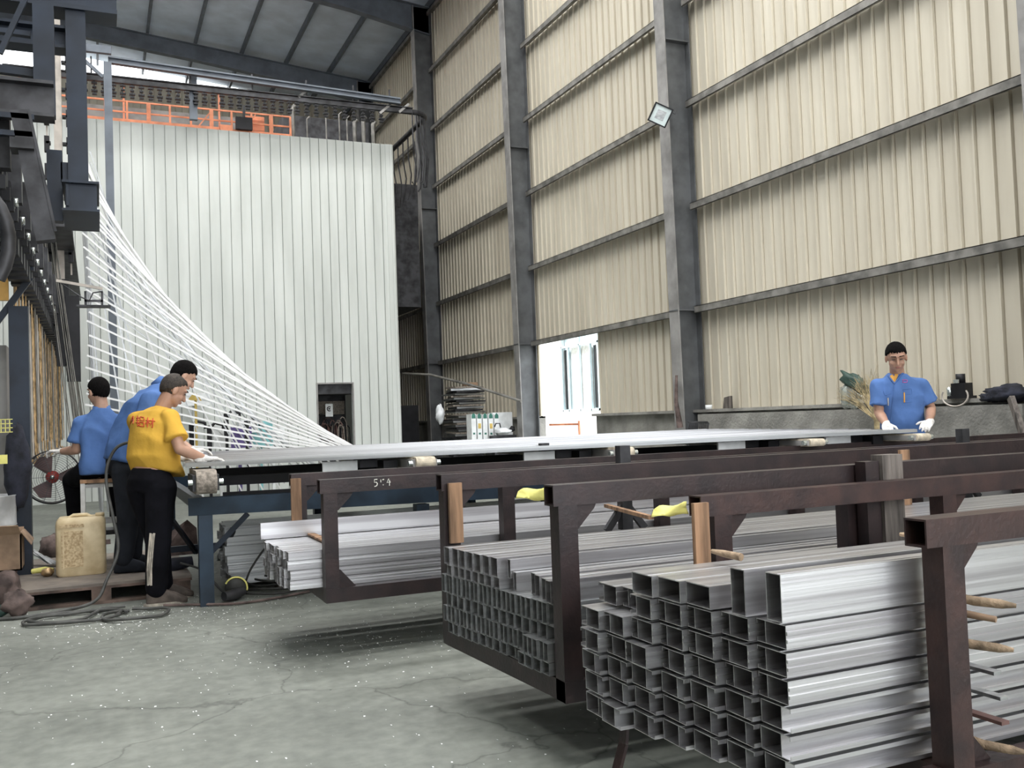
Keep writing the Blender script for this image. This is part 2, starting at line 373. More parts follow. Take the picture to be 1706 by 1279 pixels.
# ================================================================= BOOTH
BY, BX1, BZ = 20.0, 6.10, 7.50
e = thing('coating_booth', (2, BY, 0), 'tall pale ribbed sheet-metal booth behind the work tables', 'booth')
bm_ = MB(); dx0, dx1, dz = 4.29, 5.04, 2.19
ribbed(bm_, BY, -2.0, dx0, 0, BZ, .207, 'X', depth=.02); ribbed(bm_, BY, dx0, dx1, dz, BZ, .207, 'X', depth=.02); ribbed(bm_, BY, dx1, BX1-.05, 0, BZ, .207, 'X', depth=.02)
bm_.build('front_wall', 'booth', e)
s = MB(); s.box((BX1-.06, BY+.02, 0), (BX1, 31, BZ)); s.box((-2, BY+.06, BZ-.06), (BX1, 31, BZ)); s.build('side_wall', 'booth', e)
s = MB(); s.tube([(BX1-.03, BY+.03, 0), (BX1-.03, BY+.03, BZ)], .06, 12); s.box((BX1-.16, BY-.02, 0), (BX1-.05, BY, BZ)); s.build('corner_trim', 'booth', e)
s = MB(); s.box((dx0-.03, BY-.03, 0), (dx0, BY+.02, dz+.03)); s.box((dx1, BY-.03, 0), (dx1+.03, BY+.02, dz+.03)); s.box((dx0, BY-.03, dz), (dx1, BY+.02, dz+.03)); s.build('door_frame', 'flange', e)
# equipment seen in the booth doorway
e = thing('control_rack', (4.65, 20.6, 0), 'dark equipment rack with tangled wires inside the booth doorway', 'cabinet')
s = MB(); s.box((4.2, 21.1, 0), (5.15, 21.2, 2.4)); s.box((4.2, 20.1, 1.98), (5.15, 21.15, 2.4)); s.box((4.3, 20.9, 1.15), (5.1, 21.1, 1.2)); s.box((4.42, 20.7, 0), (4.5, 20.8, 1.2)); s.box((4.85, 20.7, 0), (4.93, 20.8, 1.2)); s.build('cabinet', 'dark', e)
s = MB(); s.box((4.3, 21.0, 1.55), (5.1, 21.08, 1.85)); s.build('panel', 'felt', e)
s = MB(); s.box((4.56, 20.5, 1.50), (4.72, 20.52, 1.78)); s.build('sign_plate', 'cardw', e)
s = MB(); pts = [(4.64+.045*math.cos(a), 20.49, 1.67+.045*math.sin(a)) for a in [math.radians(t) for t in range(50, 320, 18)]]; s.tube(pts, .012, 6); s.box((4.62, 20.485, 1.655), (4.66, 20.5, 1.685)); s.build('sign_letter', 'black', e)
for mname, nn in (('rust', 9), ('black', 9), ('felt', 4)):
    s = MB()
    for k in range(nn):
        x = random.uniform(4.32, 5.0); w = random.uniform(.1, .3); z0 = random.uniform(1.1, 1.3); h = random.uniform(.1, .3)
        s.tube([(x+w*(t/8-.5)*1.2, 20.5+random.uniform(-.1, .1)*0+.02*k, z0+h*math.sin(math.pi*t/8)-(.5 if t in (0, 8) else 0)) for t in range(9)], .012, 5)
    s.build('wire_bundle', mname, e)

# overhead conveyor across the booth front
e = thing('overhead_track', (2.5, 19.4, 7.5), 'dark conveyor rail crossing high above the booth front', 'conveyor')
tk = MB(); zt = 8.10
tk.beam((-1.5, 19.4, zt), (6.4, 19.4, zt-.02), .10, .09); tk.beam((-1.5, 19.4, zt+.07), (6.4, 19.4, zt+.05), .16, .02); tk.build('rail', 'dark', e)
arc = [(6.4+.4*math.sin(a), 19.4+.4*(1-math.cos(a)), zt-.02) for a in [math.pi*k/16 for k in range(0, 9)]]+[(6.8, 24, zt-.02)]
s = MB(); s.tube(arc, .06, 8); s.build('curved_rail', 'dark', e)
s = MB()
for x in (.0, 1.8, 3.0, 4.1, 5.1, 5.9): s.beam((x, 19.4, zt), (x, 19.4, zt+.42), .03, .03)
s.build('hanger_rod', 'dark', e)
for k in range(34):
    x = -.12+.168*k if k < 24 else 3.9+.1*(k-24)*2
    h = MB(); h.box((x-.012, 19.38, zt-.30), (x+.012, 19.42, zt-.04))
    for z, w in ((zt-.09, .05), (zt-.17, .035), (zt-.24, .055), (zt-.30, .04)): h.box((x-w, 19.36, z-.018), (x+w, 19.44, z+.012))
    o = h.build('trolley', 'black'); tag(o, f'small black trolley under the high conveyor rail, {ORD[k+1]} from the left', 'trolley', 'trolleys under the high rail')
e = thing('support_beam', (2.5, 19.1, 8.4), 'blue-grey steel beam running above the high conveyor rail', 'beam')
s = MB(); s.beam((.3, 19.3, 8.50), (6.1, 19.3, 8.30), .12, .03); s.beam((.3, 19.3, 8.40), (6.1, 19.3, 8.20), .12, .03); s.beam((.3, 19.3, 8.45), (6.1, 19.3, 8.25), .02, .1); s.build('web', 'rafter', e)
s = MB(); s.beam((-.3, 19.0, 8.52), (.35, 19.0, 8.52), .1, .14); s.beam((-.3, 19.0, 8.45), (.2, 19.0, 8.0), .06, .06); s.build('bracket', 'rafter', e)
s = MB(); s.box((.20, 17.95, 0), (.335, 18.08, 7.92)); tag(s.build('steel_post', 'rafter'), 'slim dark grey post standing in front of the booth behind the white rods', 'post')
s = MB(); s.box((1.78, 19.45, 7.5), (1.93, 19.57, 8.45)); tag(s.build('steel_post', 'rafter'), 'short grey post on the booth roof edge in front of the orange railing', 'post')
for k, (x, y) in enumerate(((505, 155), (640, 182), (672, 180))):
    p = atY(x, y, 19.36); s = MB(); s.beam(p+Vector((-.10, 0, -.10)), p+Vector((.12, 0, .10)), .04, .05)
    tag(s.build('track_bracket', 'flange'), ['bright metal bracket on the high rail right of the orange railing', 'bright metal bracket near the right end of the high rail', 'rightmost bright bracket where the high rail meets the column'][k], 'bracket')

# orange platform on booth roof
e = thing('orange_platform', (1.9, 20.6, BZ), 'orange steel maintenance platform with railing on the booth roof', 'platform')
s = MB(); s.box((-1.5, 20.3, BZ), (2.5, 20.36, BZ+.15)); s.box((2.45, 20.2, BZ), (2.7, 20.4, BZ+.18)); s.box((2.7, 20.3, BZ), (3.95, 20.36, BZ+.13)); s.box((-1.5, 20.3, BZ+.0), (3.95, 22.4, BZ+.03)); s.build('deck_edge', 'orange', e)
for yy, z2, nm in ((20.33, .52, 'front_railing'), (22.4, 1.72, 'rear_railing')):
    s = MB()
    for z in ((.3, z2) if z2 < 1 else (z2,)): s.beam((-1.5, yy, BZ+z), (3.93, yy, BZ+z), .03, .03)
    for k in range(14):
        if z2 > 1 and k % 5: continue
        x = -1.4+k*.41; s.beam((x, yy, BZ), (x, yy, BZ+z2), .04 if k % 3 else .08, .04)
    for x in ((2.0, 2.9) if z2 < 1 else ()): s.beam((x, yy, BZ+.1), (x+.3, yy, BZ+.5), .025, .025)
    s.build(nm, 'orange', e)
s = MB(); s.box((2.95, 20.45, BZ+.1), (3.4, 20.5, BZ+.5)); s.build('panel', 'orange', e)
s = MB(); p = atY(407, 205, 20.1); s.box(p+Vector((-.17, 0, -.13)), p+Vector((.17, .1, .13))); s.beam(p+Vector((0, .05, .1)), p+Vector((.02, .1, .4)), .05, .05)
tag(s.build('floodlight', 'black'), 'black box floodlight hanging in front of the orange railing', 'lamp')
# fan housings and pipes behind the railing
s = MB(); s.box((4.0, 21.5, BZ), (6.0, 24, BZ+.95)); tag(s.build('duct_box', 'dark'), 'dark duct box on the booth roof right of the orange platform', 'duct')
s = MB(); s.box((-1.5, 24.5, BZ), (3.9, 26.5, BZ+1.75)); tag(s.build('duct_box', 'flange'), 'long grey duct box on the booth roof behind the orange railing', 'duct')
for k, (x, zt2) in enumerate(((4.02, .78), (4.35, .6), (4.8, .72), (5.05, .74), (5.25, .7), (5.45, .66), (5.6, .68), (5.85, .62))):
    s = MB(); s.tube([(x, 20.5+.1*(k % 3), BZ), (x, 20.5+.1*(k % 3), BZ+zt2), (x+.06, 20.5+.1*(k % 3), BZ+zt2+.06)], .045 if k in (0, 5, 6, 7) else .016, 8)
    tag(s.build('vertical_pipe', 'girt'), f'grey vertical pipe on the booth roof, {ORD[k+1]} right of the orange platform', 'pipe', 'pipes on the booth roof')
# dark hooks hanging in the gap right of the booth
for k in range(14):
    a_ = math.pi/2*min(1, k/6); x, y = 6.4+.4*math.sin(a_), 19.4+.4*(1-math.cos(a_))+max(0, k-6)*.4; z = zt-.06
    s = MB(); s.tube([(x, y, z), (x, y, z-.5), (x+.06, y, z-.9), (x, y, z-1.3-.3*random.random()), (x-.05, y, z-1.5)], .018, 5)
    tag(s.build('hanging_hook', 'dark'), f'dark wire hook on the curved rail beside the booth, {ORD[k+1]} along the bend', 'hook', 'dark hooks beside the booth')
s = MB(); s.box((6.35, 22.5, 4.2), (7.5, 31, 7.3)); tag(s.build('duct_box', 'dark'), 'dark box filling the gap between booth and right wall', 'duct')  # plain dark box across the gap beside the booth
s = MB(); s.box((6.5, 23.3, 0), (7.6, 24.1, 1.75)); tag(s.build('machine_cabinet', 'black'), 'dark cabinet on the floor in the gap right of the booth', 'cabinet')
s = MB(); s.tube([(6.35, 21.9, 0), (6.35, 21.9, 7.2)], .06, 8); tag(s.build('vertical_pipe', 'steel'), 'tall grey pipe rising beside the right edge of the booth', 'pipe')
a = atY(672, 622, 21.5); c = atX(868, 668, 8.25)
s = MB(); s.tube([a, a.lerp(c, .25)+Vector((0, 0, .12)), a.lerp(c, .6)+Vector((0, 0, .1)), c], .03, 6); tag(s.build('slanting_pipe', 'girt'), 'thin pipe slanting down across the wall above the cardboard stack', 'pipe')

# ================================================================= RACKS
def rack(name, x0, x1, yf, yb, z0, zt, posts, label, worn, backposts=None, x0b=None):
    e = thing(name, (x0, yf, z0), label, 'rack', None); w = .078; m = worn
    xf = x0
    for yy, nm in ((yf, 'front_rail'), (yb, 'back_rail')):
        s = MB(); t = .006; h = w; x0 = xf if yy == yf or x0b is None else x0b
        s.box((x0, yy-w/2, zt-t), (x1, yy+w/2, zt)); s.box((x0, yy-w/2, zt-h), (x1, yy+w/2, zt-h+t))
        s.box((x0, yy-w/2, zt-h+t), (x1, yy-w/2+t, zt-t)); s.box((x0, yy+w/2-t, zt-h+t), (x1, yy+w/2, zt-t)); s.build(nm, m, e)
    for yy, ps in ((yf, posts), (yb, backposts or posts)):
        for k, px in enumerate(ps):
            s = MB(); s.box((px, yy-w/2+.002, z0), (px+w, yy+w/2-.002, zt-h)); s.build('post', m, e)
            s = MB(); g = .10; yv = yy-.004
            s.prism([(px+w, yv, zt-h), (px+w+g, yv, zt-h), (px+w+g*.9, yv, zt-h-.02), (px+w+.012, yv, zt-h-g), (px+w, yv, zt-h-g)], (0, .008, 0)); s.build('gusset', m, e)
            s = MB(); s.prism([(px+w, yv, z0+w), (px+w, yv, z0+w+g), (px+w+.012, yv, z0+w+g), (px+w+g, yv, z0+w)], (0, .008, 0)); s.build('gusset', m, e)
    for yy in (yf, yb):
        x0 = xf if yy == yf or x0b is None else x0b
        s = MB(); s.box((x0+.02, yy-w/2, z0), (x1, yy+w/2, z0+w)); s.build('base_beam', m, e)
    for px, pb in zip(posts, backposts or posts):
        s = MB(); s.prism([(px, yf+w/2, z0+.001), (px+w, yf+w/2, z0+.001), (pb+w, yb-w/2, z0+.001), (pb, yb-w/2, z0+.001)], (0, 0, w-.002)); s.build('cross_beam', m, e)
    # short support feet carry the rack off the floor
    for px in posts[1:]:
        for yy in (yf, yb):
            s = MB(); s.box((px+.01, yy-.03, 0), (px+.07, yy+.03, z0)); s.build('foot', m, e)
    return e
k1 = .94
def K1(x, y, z): return (x*k1, y*k1, CH-(CH-z)*k1)
P1 = [v*k1 for v in (1.22, 2.38, 3.56, 4.75, 5.95, 7.15)]
R1 = rack('stacking_rack', 1.20*k1, 8.4, 5.65*k1, 6.56*k1, .31, .998, P1, 'brown steel rack chalked 5 4, standing farthest from the camera', 'brown')
R2 = rack('stacking_rack', 1.53, 7.6, 3.17, 4.25, .25, 1.05, [1.55, 2.93, 4.3, 5.7, 7.1], 'brown steel rack in the middle, with yellow paper at its left end', 'brown', [1.485, 2.93, 4.3, 5.7, 7.1], 1.475)
R3 = rack('stacking_rack', 2.06, 7.6, 1.95, 3.00, .215, .985, [2.12, 3.3, 4.6, 5.9, 7.1], 'brown steel rack chalked 605, nearest the camera', 'brownworn')
for e, x, y, z0, z1, lab in ((R1, atY(484, 820, 6.12).x, 6.12, .66, .97, 'tan wooden strip on the rear left post'), (R2, atY(747, 850, 4.19).x, 4.19, .73, 1.01, 'tan wooden strip on the rear left post'), (R3, atY(1152, 860, 2.945).x, 2.945, .66, .965, 'tan wooden strip on the rear left post')):
    s = MB(); s.box((x, y-.02, z0), (x+.065, y+.0, z1)); o = s.build('wooden_strip', 'wood', e); o['label'] = lab
# chalk marks
def strokes(segs, x0, z0, sc, y, e, name):
    s = MB()
    for seg in segs: s.tube([(x0+a*sc, y, z0+c*sc) for a, c in seg], .0028, 5)
    o = s.build(name, 'chalk', e); return o
five = [[(0.5, 1), (.08, 1), (.05, .6), (.35, .62), (.5, .4), (.4, .1), (.05, .0)]]
four = [[(.35, 1), (.05, .45), (.6, .5)], [(.45, .8), (.4, 0)]]
six = [[(.35, 1.1), (.1, .6), (.05, .2), (.25, 0), (.42, .2), (.3, .42), (.1, .35)]]
zero = [[(.15, .45), (.02, .2), (.15, .0), (.3, .2), (.15, .45)]]
def sh(g, dx): return [[(a+dx, c) for a, c in q] for q in g]
strokes(sh(five, 0)+[[(1.0, .95), (1.0, .55)], [(1.25, .9), (1.5, .95)], [(1.35, .1), (1.35, .25)]]+sh(four, 1.85), 1.53*k1, .943, .040, 5.65*k1-.042, R1, 'chalk_mark')
strokes(sh(six, 0)+sh(zero, .6)+sh(five, 1.1), 2.475, .922, .045, 1.907, R3, 'chalk_mark')

# stands and stakes between the racks
for k, (px, py, Y, zb, lab) in enumerate(((1037, 742, 4.9, .62, 'grey steel stand with splayed feet between the far and middle racks'), (906, 738, 6.95, .25, 'short grey steel upright at the table edge, left of the two there'),
        (1418, 714, 6.95, .25, 'short grey steel upright at the table edge, right of the two there'), (1603, 714, 4.9, .62, 'grey steel stand at the far right between the racks'))):
    p = atY(px, py, Y); s = MB(); s.box((p.x-.035, Y-.03, zb), (p.x+.035, Y+.03, p.z)); 
    if zb > .5:
        s.beam((p.x, Y, zb+.16), (p.x-.13, Y, zb), .04, .03, (0, 1, 0)); s.beam((p.x, Y, zb+.16), (p.x+.13, Y, zb), .04, .03, (0, 1, 0))
    tag(s.build('steel_stand', 'dark'), lab, 'stand', 'steel stands behind the racks')
s = MB(); s.box((3.05, 3.045, .55), (3.165, 3.11, 1.09)); tag(s.build('timber_stake', 'greywood'), 'weathered grey timber stake upright between the near and middle racks', 'stake')
s = MB(); s.box((2.97, 3.06, .35), (3.045, 3.12, 1.065)); tag(s.build('steel_stake', 'brown'), 'dark brown steel stake beside the grey timber stake', 'stake')
p = atY(1482, 840, 3.6)
for k, (x, y, Y, z0, z1) in enumerate(((4.25, 4.12, 0, .7, 1.04), (5.6, 4.12, 0, .7, 1.04))):
    s = MB(); s.box((x, y-.02, z0), (x+.07, y, z1)); tag(s.build('timber_stake', 'wood'), ['tan timber stake on the middle rack, left of its pair', 'tan timber stake on the middle rack, right of its pair'][k], 'stake')

s = MB(); s.beam((1.74, 3.02, .26), (1.71, 3.0, .12), .05, .012, (1, 0, 0)); s.beam((1.71, 3.0, .12), (1.66, 2.99, 0), .05, .012, (1, 0, 0)); tag(s.build('support_prop', 'brownworn'), 'narrow bent brown steel prop under the left end of the nearest stack', 'prop')
# yellow tags
def paper(pts, lab):
    a, b2, c, d = [Vector(p) for p in pts]; s = MB(); n = 8; vs = []
    for off in (0, .004):
        for i in range(n+1):
            t = i/n; u = a.lerp(b2, t); v = d.lerp(c, t)
            for j in range(4): vs.append(u.lerp(v, j/3)+Vector((0, .012*math.sin(7*t+j)+off, .004*math.sin(9*t+2*j))))
    m_ = (n+1)*4; fs = []
    for i in range(n):
        for j in range(3):
            q = (i*4+j, i*4+j+1, (i+1)*4+j+1, (i+1)*4+j); fs.append(q); fs.append(tuple(x+m_ for x in q[::-1]))
    rim = [i*4 for i in range(n+1)]+[n*4+1, n*4+2]+[i*4+3 for i in range(n, -1, -1)]+[2, 1]
    for i in range(len(rim)): q, w_ = rim[i], rim[(i+1) % len(rim)]; fs.append((q, w_, w_+m_, q+m_))
    s.add(vs, fs, True); return tag(s.build('paper_tag', 'yellow'), lab, 'paper')
pt = paper([atY(868, 815, 3.5), atY(921, 811, 3.42), atY(921, 835, 3.42), atY(860, 830, 3.5)], 'creased yellow paper tag with black scribble on the middle rack')
s = MB(); q = atY(909, 824, 3.40)
s.tube([q+Vector((0, 0, .012)), q+Vector((.002, 0, -.008)), q+Vector((.010, 0, -.008)), q+Vector((.014, 0, .002)), q+Vector((.02, 0, -.006)), q+Vector((.028, 0, .002))], .0016, 4); s.build('scribble', 'black', pt)
paper([atY(1095, 845, 3.06), atY(1146, 836, 3.03), atY(1146, 857, 3.03), atY(1086, 861, 3.06)], 'curled yellow paper tag beside the near rack back post')

# ================================================================= PROFILES
def tube_mesh(name, w, h, L, t=.0022, chan=0., flip=False, ribs=0, m='alu'):
    """hollow bar along +X, origin at its front lower left end; chan = width of an open side channel"""
    s = MB(); bw = w-chan; y0 = chan if not flip and chan else 0
    def wall(a, b2, c, d): s.box((0, a, c), (L, b2, d))
    wall(0, w, 0, t); wall(0, w, h-t, h); wall(y0, y0+t, t, h-t); wall(y0+bw-t, y0+bw, t, h-t)
    if chan:
        ye = 0 if not flip else w
        yy = (ye, ye+t) if not flip else (ye-t, ye)
        wall(*yy, t, .012); wall(*yy, h-.012, h-t)
    for k in range(ribs):
        z = h*(k+1)/(ribs+1); wall(-.005, 0, z-.0045, z+.0045)
    wall(.2*w, .23*w, h, h+.0012)
    me = s.build(name, m, origin=(0, 0, 0)); d = me.data; bpy.data.objects.remove(me); return d
def put(me, name, loc, label, group, cat='profile', rot=None):
    o = bpy.data.objects.new(name, me); COL.objects.link(o); o.location = loc
    if rot: o.rotation_euler = rot
    return tag(o, label, cat, group)
LN = 6.0
mA = tube_mesh('profile_mesh', .122, .0635, LN, chan=.036, ribs=0)
mB = tube_mesh('profile_mesh', .122, .0635, LN, chan=.036, flip=True, ribs=2)
mC = tube_mesh('profile_mesh', .12, .066, LN, t=.003)
mU = tube_mesh('profile_mesh', .062, .128, LN, t=.0025, chan=0)
Z3 = .295; pitch3 = .0732
for r in range(6):
    for c in range(7):
        y = 2.028+c*.1265+random.uniform(-.0015, .0015); x = 1.665-.17*c*.1265/.85+random.choice((-.007, -.003, 0, 0, .003, .006))-(.03 if (r, c) in ((3, 4), (0, 5)) else 0)
        if r == 5 and c > 4: x += .07
        put(mB if r > 2 else mA, 'aluminium_profile', (x, y, Z3+r*pitch3), f'aluminium box profile, nearest stack, {ORD[r+1]} row up, {ORD[c+1]} from right', 'box profiles in the nearest stack')
zt3 = Z3+6*pitch3
for c in range(3):
    put(mC, 'aluminium_profile', (1.60-.02*c+.0, 2.275+c*.122, zt3-.002), f'wide smooth aluminium profile lying on top of the nearest stack, {ORD[c+1]} from the right', 'smooth profiles on the nearest stack')
for c in range(2):
    put(mU, 'aluminium_profile', (1.655-.03*c, 2.03+c*.115, zt3-.002), ['tall aluminium profile on edge on the nearest stack, closer to the camera', 'tall aluminium profile on edge on the nearest stack, behind its twin'][c], 'edge-on profiles on the nearest stack')
# stack separators poking out past the front rail
for k, (x, z, mt, nm) in enumerate(((2.27, .742, 'stick', 'branch'), (2.25, .70, 'card', 'wooden_stick'), (2.25, .622, 'stick', 'branch'), (2.25, .55, 'alud', 'spacer_bar'), (2.27, .478, 'alud', 'spacer_bar'), (2.27, .41, 'rust', 'spacer_bar'), (2.28, .335, 'stick', 'branch'))):
    s = MB()
    if nm == 'branch': s.tube([(x, 2.4, z), (x, 2.1, z), (x+.01, 1.96, z-.008), (x+.05, 1.9, z-.012), (x+.07, 1.87, z-.014)], [.010, .012, .014, .013, .006], 8)
    elif nm == 'wooden_stick': s.tube([(x, 2.4, z), (x, 2.0, z), (x+.045, 1.9, z-.01)], [.010, .012, .009], 8)
    else: s.box((x, 1.88, z-.005), (x+.03, 2.5, z+.005))
    tag(s.build(nm, mt), ['stubby brown branch, topmost of the spacers sticking out beside the near rack post', 'dark brown stick below the topmost branch spacer', 'frayed pale branch, third spacer down beside the near rack post', 'thin flat metal spacer above its twin beside the near post', 'thin flat metal spacer below its twin beside the near post', 'rusty brown channel spacer near the post foot', 'pale peeled branch, lowest of the spacers beside the near rack post'][k], 'spacer', 'spacers sticking out of the nearest stack')
for k, (px, py, px2, py2, Y) in enumerate(((1186, 918, 1235, 928, 2.62), (1500, 890, 1548, 893, 2.6))):
    a = atY(px, py, Y); c = atY(px2, py2, Y-.12); s = MB(); s.tube([a, a.lerp(c, .4), c], [.007, .012, .013], 8)
    tag(s.build('branch', 'stick'), ['brown branch lying behind the nearest stack, left', 'brown branch lying behind the nearest stack, by the near rack corner'][k], 'spacer')

# --- middle stack
heights = [(.073, .0365, 20), (.0495, .066, 13), (.084, .0375, 22), (.058, .062, 14)]
z = .331; X2 = 1.49
rows2 = [(.050, .062, 15, .0), (.073, .040, 24, .0), (.058, .062, 15, .0), (.083, .040, 24, .01), (.048, .062, 8, .42), (.080, .073, 7, .43)]
for ri, (h, w, n, off) in enumerate(rows2):
    me = tube_mesh('profile_mesh', w-.002, h-.002, LN, t=.0016, m='alud' if ri < 4 else 'alu')
    for c in range(n):
        y = 3.225+off+c*w+random.uniform(-.001, .001)
        if y+w > 4.21: continue
        x = 1.565-.115*(y-3.2)-(.03 if ri < 2 and y < 3.42 else 0)+random.uniform(-.003, .003)
        put(me, 'aluminium_profile', (x, y, z), f'thin-walled tube in the middle rack, {ORD[ri+1]} row up, {ORD[c+1]} from the right', 'tubes stacked in the middle rack')
    z += h
me = tube_mesh('profile_mesh', .03, .078, LN, t=.002)
for k, (y, zz, x) in enumerate(((3.60, .594+.047, 1.55), (3.555, .594, 1.555))):
    put(me, 'aluminium_profile', (x, y, zz), ['narrow upright aluminium tube, upper of two stepped out of the middle stack', 'narrow upright aluminium tube, lower of two stepped out of the middle stack'][k], 'stepped tubes in the middle stack')
me = tube_mesh('profile_mesh', .045, .085, LN, t=.002)
for k in range(4):
    put(me, 'aluminium_profile', (1.56+.01*k, 3.245+.055*k+(.03 if k > 1 else 0), .594), f'short upright aluminium tube beside the middle rack front post, {ORD[k+1]} from the right', 'upright tubes by the middle post')
# --- far stack in rack 1
z = .31+.079
me = tube_mesh('profile_mesh', .088, .050, LN, t=.002, ribs=2); me2 = tube_mesh('profile_mesh', .088, .045, LN, t=.002)
for r in range(4):
    for c in range(8):
        y = 5.36+c*.0915; x = .96-.03*c/8+random.uniform(-.015, .012)
        put(me if r < 3 else me2, 'aluminium_profile', (x, y, z+r*.055), f'silver tube in the far rack, {ORD[r+1]} row up, {ORD[c+1]} from the right', 'tubes stacked in the far rack')
me = tube_mesh('profile_mesh', .042, .099, LN, t=.002)
put(me, 'aluminium_profile', (.92, 6.07, z+4*.055-.005), 'tall aluminium profile on edge along the back of the far rack', 'profile on the far rack') 
me = tube_mesh('profile_mesh', .05, .06, LN, t=.002)
s = MB(); s.beam(atZ(507, 884, .612), atZ(556, 907, .612), .045, .012); tag(s.build('wooden_strip', 'wood'), 'thin wooden strip laid across the far stack at its left end', 'spacer')
a = atZ(1010, 842, .75); c = atZ(1085, 862, .75)
s = MB(); s.beam(a, c, .03, .02); tag(s.build('wooden_strip', 'wood'), 'reddish wooden strip lying between the middle and far racks', 'spacer')
# wide plates on stack 1's top beyond
# --- lowest stack beyond the table legs
me = tube_mesh('profile_mesh', .12, .07, 5.6, t=.002, m='alud', ribs=2); z = .06  # duller aluminium for the profiles below the table
s = MB(); s.box((1.3, 7.75, 0), (1.4, 9.9, .06)); s.box((4.3, 7.75, 0), (4.4, 9.9, .06)); tag(s.build('timber_bearer', 'greywood'), 'timber bearers under the dark stack below the work table', 'timber')
for r in range(6):
    for c in range(5):
        put(me, 'aluminium_profile', (.95+random.uniform(-.04, .04), 7.85+c*.125+.03*r, z+r*.074), f'dull grey aluminium profile below the table, {ORD[r+1]} layer up, {ORD[c+1]} from front', 'dull grey profiles below the table')

# ================================================================= WORK TABLE
TA = math.atan2(5.92-7.3, 6.2-.58)
def tl(u, v, z):   # table coordinates: u along the table, v into the depth
    return Vector((.58+u*math.cos(TA)-v*math.sin(TA)*.0+0, 7.3+u*math.sin(TA)+v, z+u*.006))
e = thing('transfer_table', (3.3, 8.5, 0), 'long dark blue steel transfer table carrying the row of bright profiles', 'table')
TL = 5.8
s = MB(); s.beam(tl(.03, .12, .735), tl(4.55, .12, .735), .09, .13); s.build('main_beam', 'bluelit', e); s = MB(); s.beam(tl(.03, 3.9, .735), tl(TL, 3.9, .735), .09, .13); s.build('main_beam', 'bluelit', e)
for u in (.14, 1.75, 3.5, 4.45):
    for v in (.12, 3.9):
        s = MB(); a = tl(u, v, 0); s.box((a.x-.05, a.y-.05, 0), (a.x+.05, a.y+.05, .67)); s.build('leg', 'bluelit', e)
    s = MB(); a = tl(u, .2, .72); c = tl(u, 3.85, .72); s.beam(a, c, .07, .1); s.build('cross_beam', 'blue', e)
s = MB(); s.beam(tl(.14, .12, .35), tl(.45, .12, .66), .04, .04); s.beam(tl(.14, .9, .3), tl(-.1, .4, .66), .03, .03); s.beam(tl(.4, 1.6, .15), tl(.4, .6, .5), .04, .04); s.beam(tl(-.1, 1.2, .3), tl(.6, 1.2, .32), .04, .05); s.build('brace', 'blue', e)
s = MB(); s.beam(tl(.3, .45, .90), tl(4.6, .45, .90), .06, .07); s.beam(tl(.3, 2.0, .90), tl(TL, 2.0, .90), .06, .07); s.beam(tl(.3, .35, .80), tl(1.6, .35, .80), .03, .03); s.build('support_rail', 'black', e)
for i, u in enumerate((.12, 1.72, 3.28, 4.9, 5.85)):
    v0 = -.10 if i else -.22; zc = (.985 if i < 3 else .992) if i else .93; r = (.045 if i < 3 else .030) if i else .085; w = .15 if i else .14
    f = thing('belt_conveyor', tl(u, v0, .8), ['dusty felt-covered belt roller at the left table end', 'cream belt conveyor end below the profiles above the chalk-marked rack', 'cream belt conveyor end in the middle of the table', 'cream belt conveyor end right of the middle', 'cream belt conveyor end beside the man at the right'][i], 'conveyor', 'belt conveyors across the table')
    a = tl(u, v0, zc); s = MB()
    poly = [(a.x-w/2, a.y+1.4 if i else a.y+.35, a.z+r)]
    arcp = [(a.x-w/2, a.y-r*math.sin(t), a.z+r*math.cos(t)) for t in [math.pi*k/10 for k in range(11)]]
    back = a.y+(2.4 if i else .5)
    s.prism(arcp+[(a.x-w/2, back, a.z-r), (a.x-w/2, back, a.z+r)], (w, 0, 0)); s.build('belt', 'belt' if i else 'felt', f)
    s = MB()
    for sx in (-w/2-.02, w/2): s.box((a.x+sx, a.y-.01, a.z-r*.75), (a.x+sx+.02, back-.1, a.z+r*.6))
    s.build('side_plate', 'flange' if i else 'dark', f)
    s = MB(); s.tube([(a.x-w/2-.05, a.y+.01, a.z), (a.x+w/2+.05, a.y+.01, a.z)], .02, 10); s.build('axle', 'silver', f)
    if not i: continue
    s = MB(); s.box((a.x-w/2-.16, a.y+.3, a.z-.05), (a.x-w/2-.05, a.y+.5, a.z+.02)); s.box((a.x-w/2-.32, a.y+.4, a.z-.03), (a.x-w/2-.18, a.y+.6, a.z+.03)); s.build('bearing_block', 'black', f)
    if i: 
        s = MB(); s.box((a.x-w/2-.62, a.y+.36, a.z-.045), (a.x-w/2-.35, a.y+.38, a.z+.03)); s.build('cover_plate', 'cardw', f)
# profiles on table : bright, shown as a carpet of individual bars
me = tube_mesh('profile_mesh', .058, .028, 5.9, t=.002, m='alu')
nT = 60; me_t2 = tube_mesh('profile_mesh', .058, .026, 5.9, t=.002, m='alud')
for k in range(nT):
    v = .0+k*.064; p = tl(.12*v+.03*math.sin(k*1.3), v, 1.032)
    put(me if k % 3 == 0 and k > 4 else me_t2, 'aluminium_profile', p, 'bright aluminium bar in the row on the transfer table, '+(ORD[k+1]+' from the front' if k < 30 else ORD[60-k]+' from the back'), 'bars on the transfer table', rot=(0, -.006, TA))

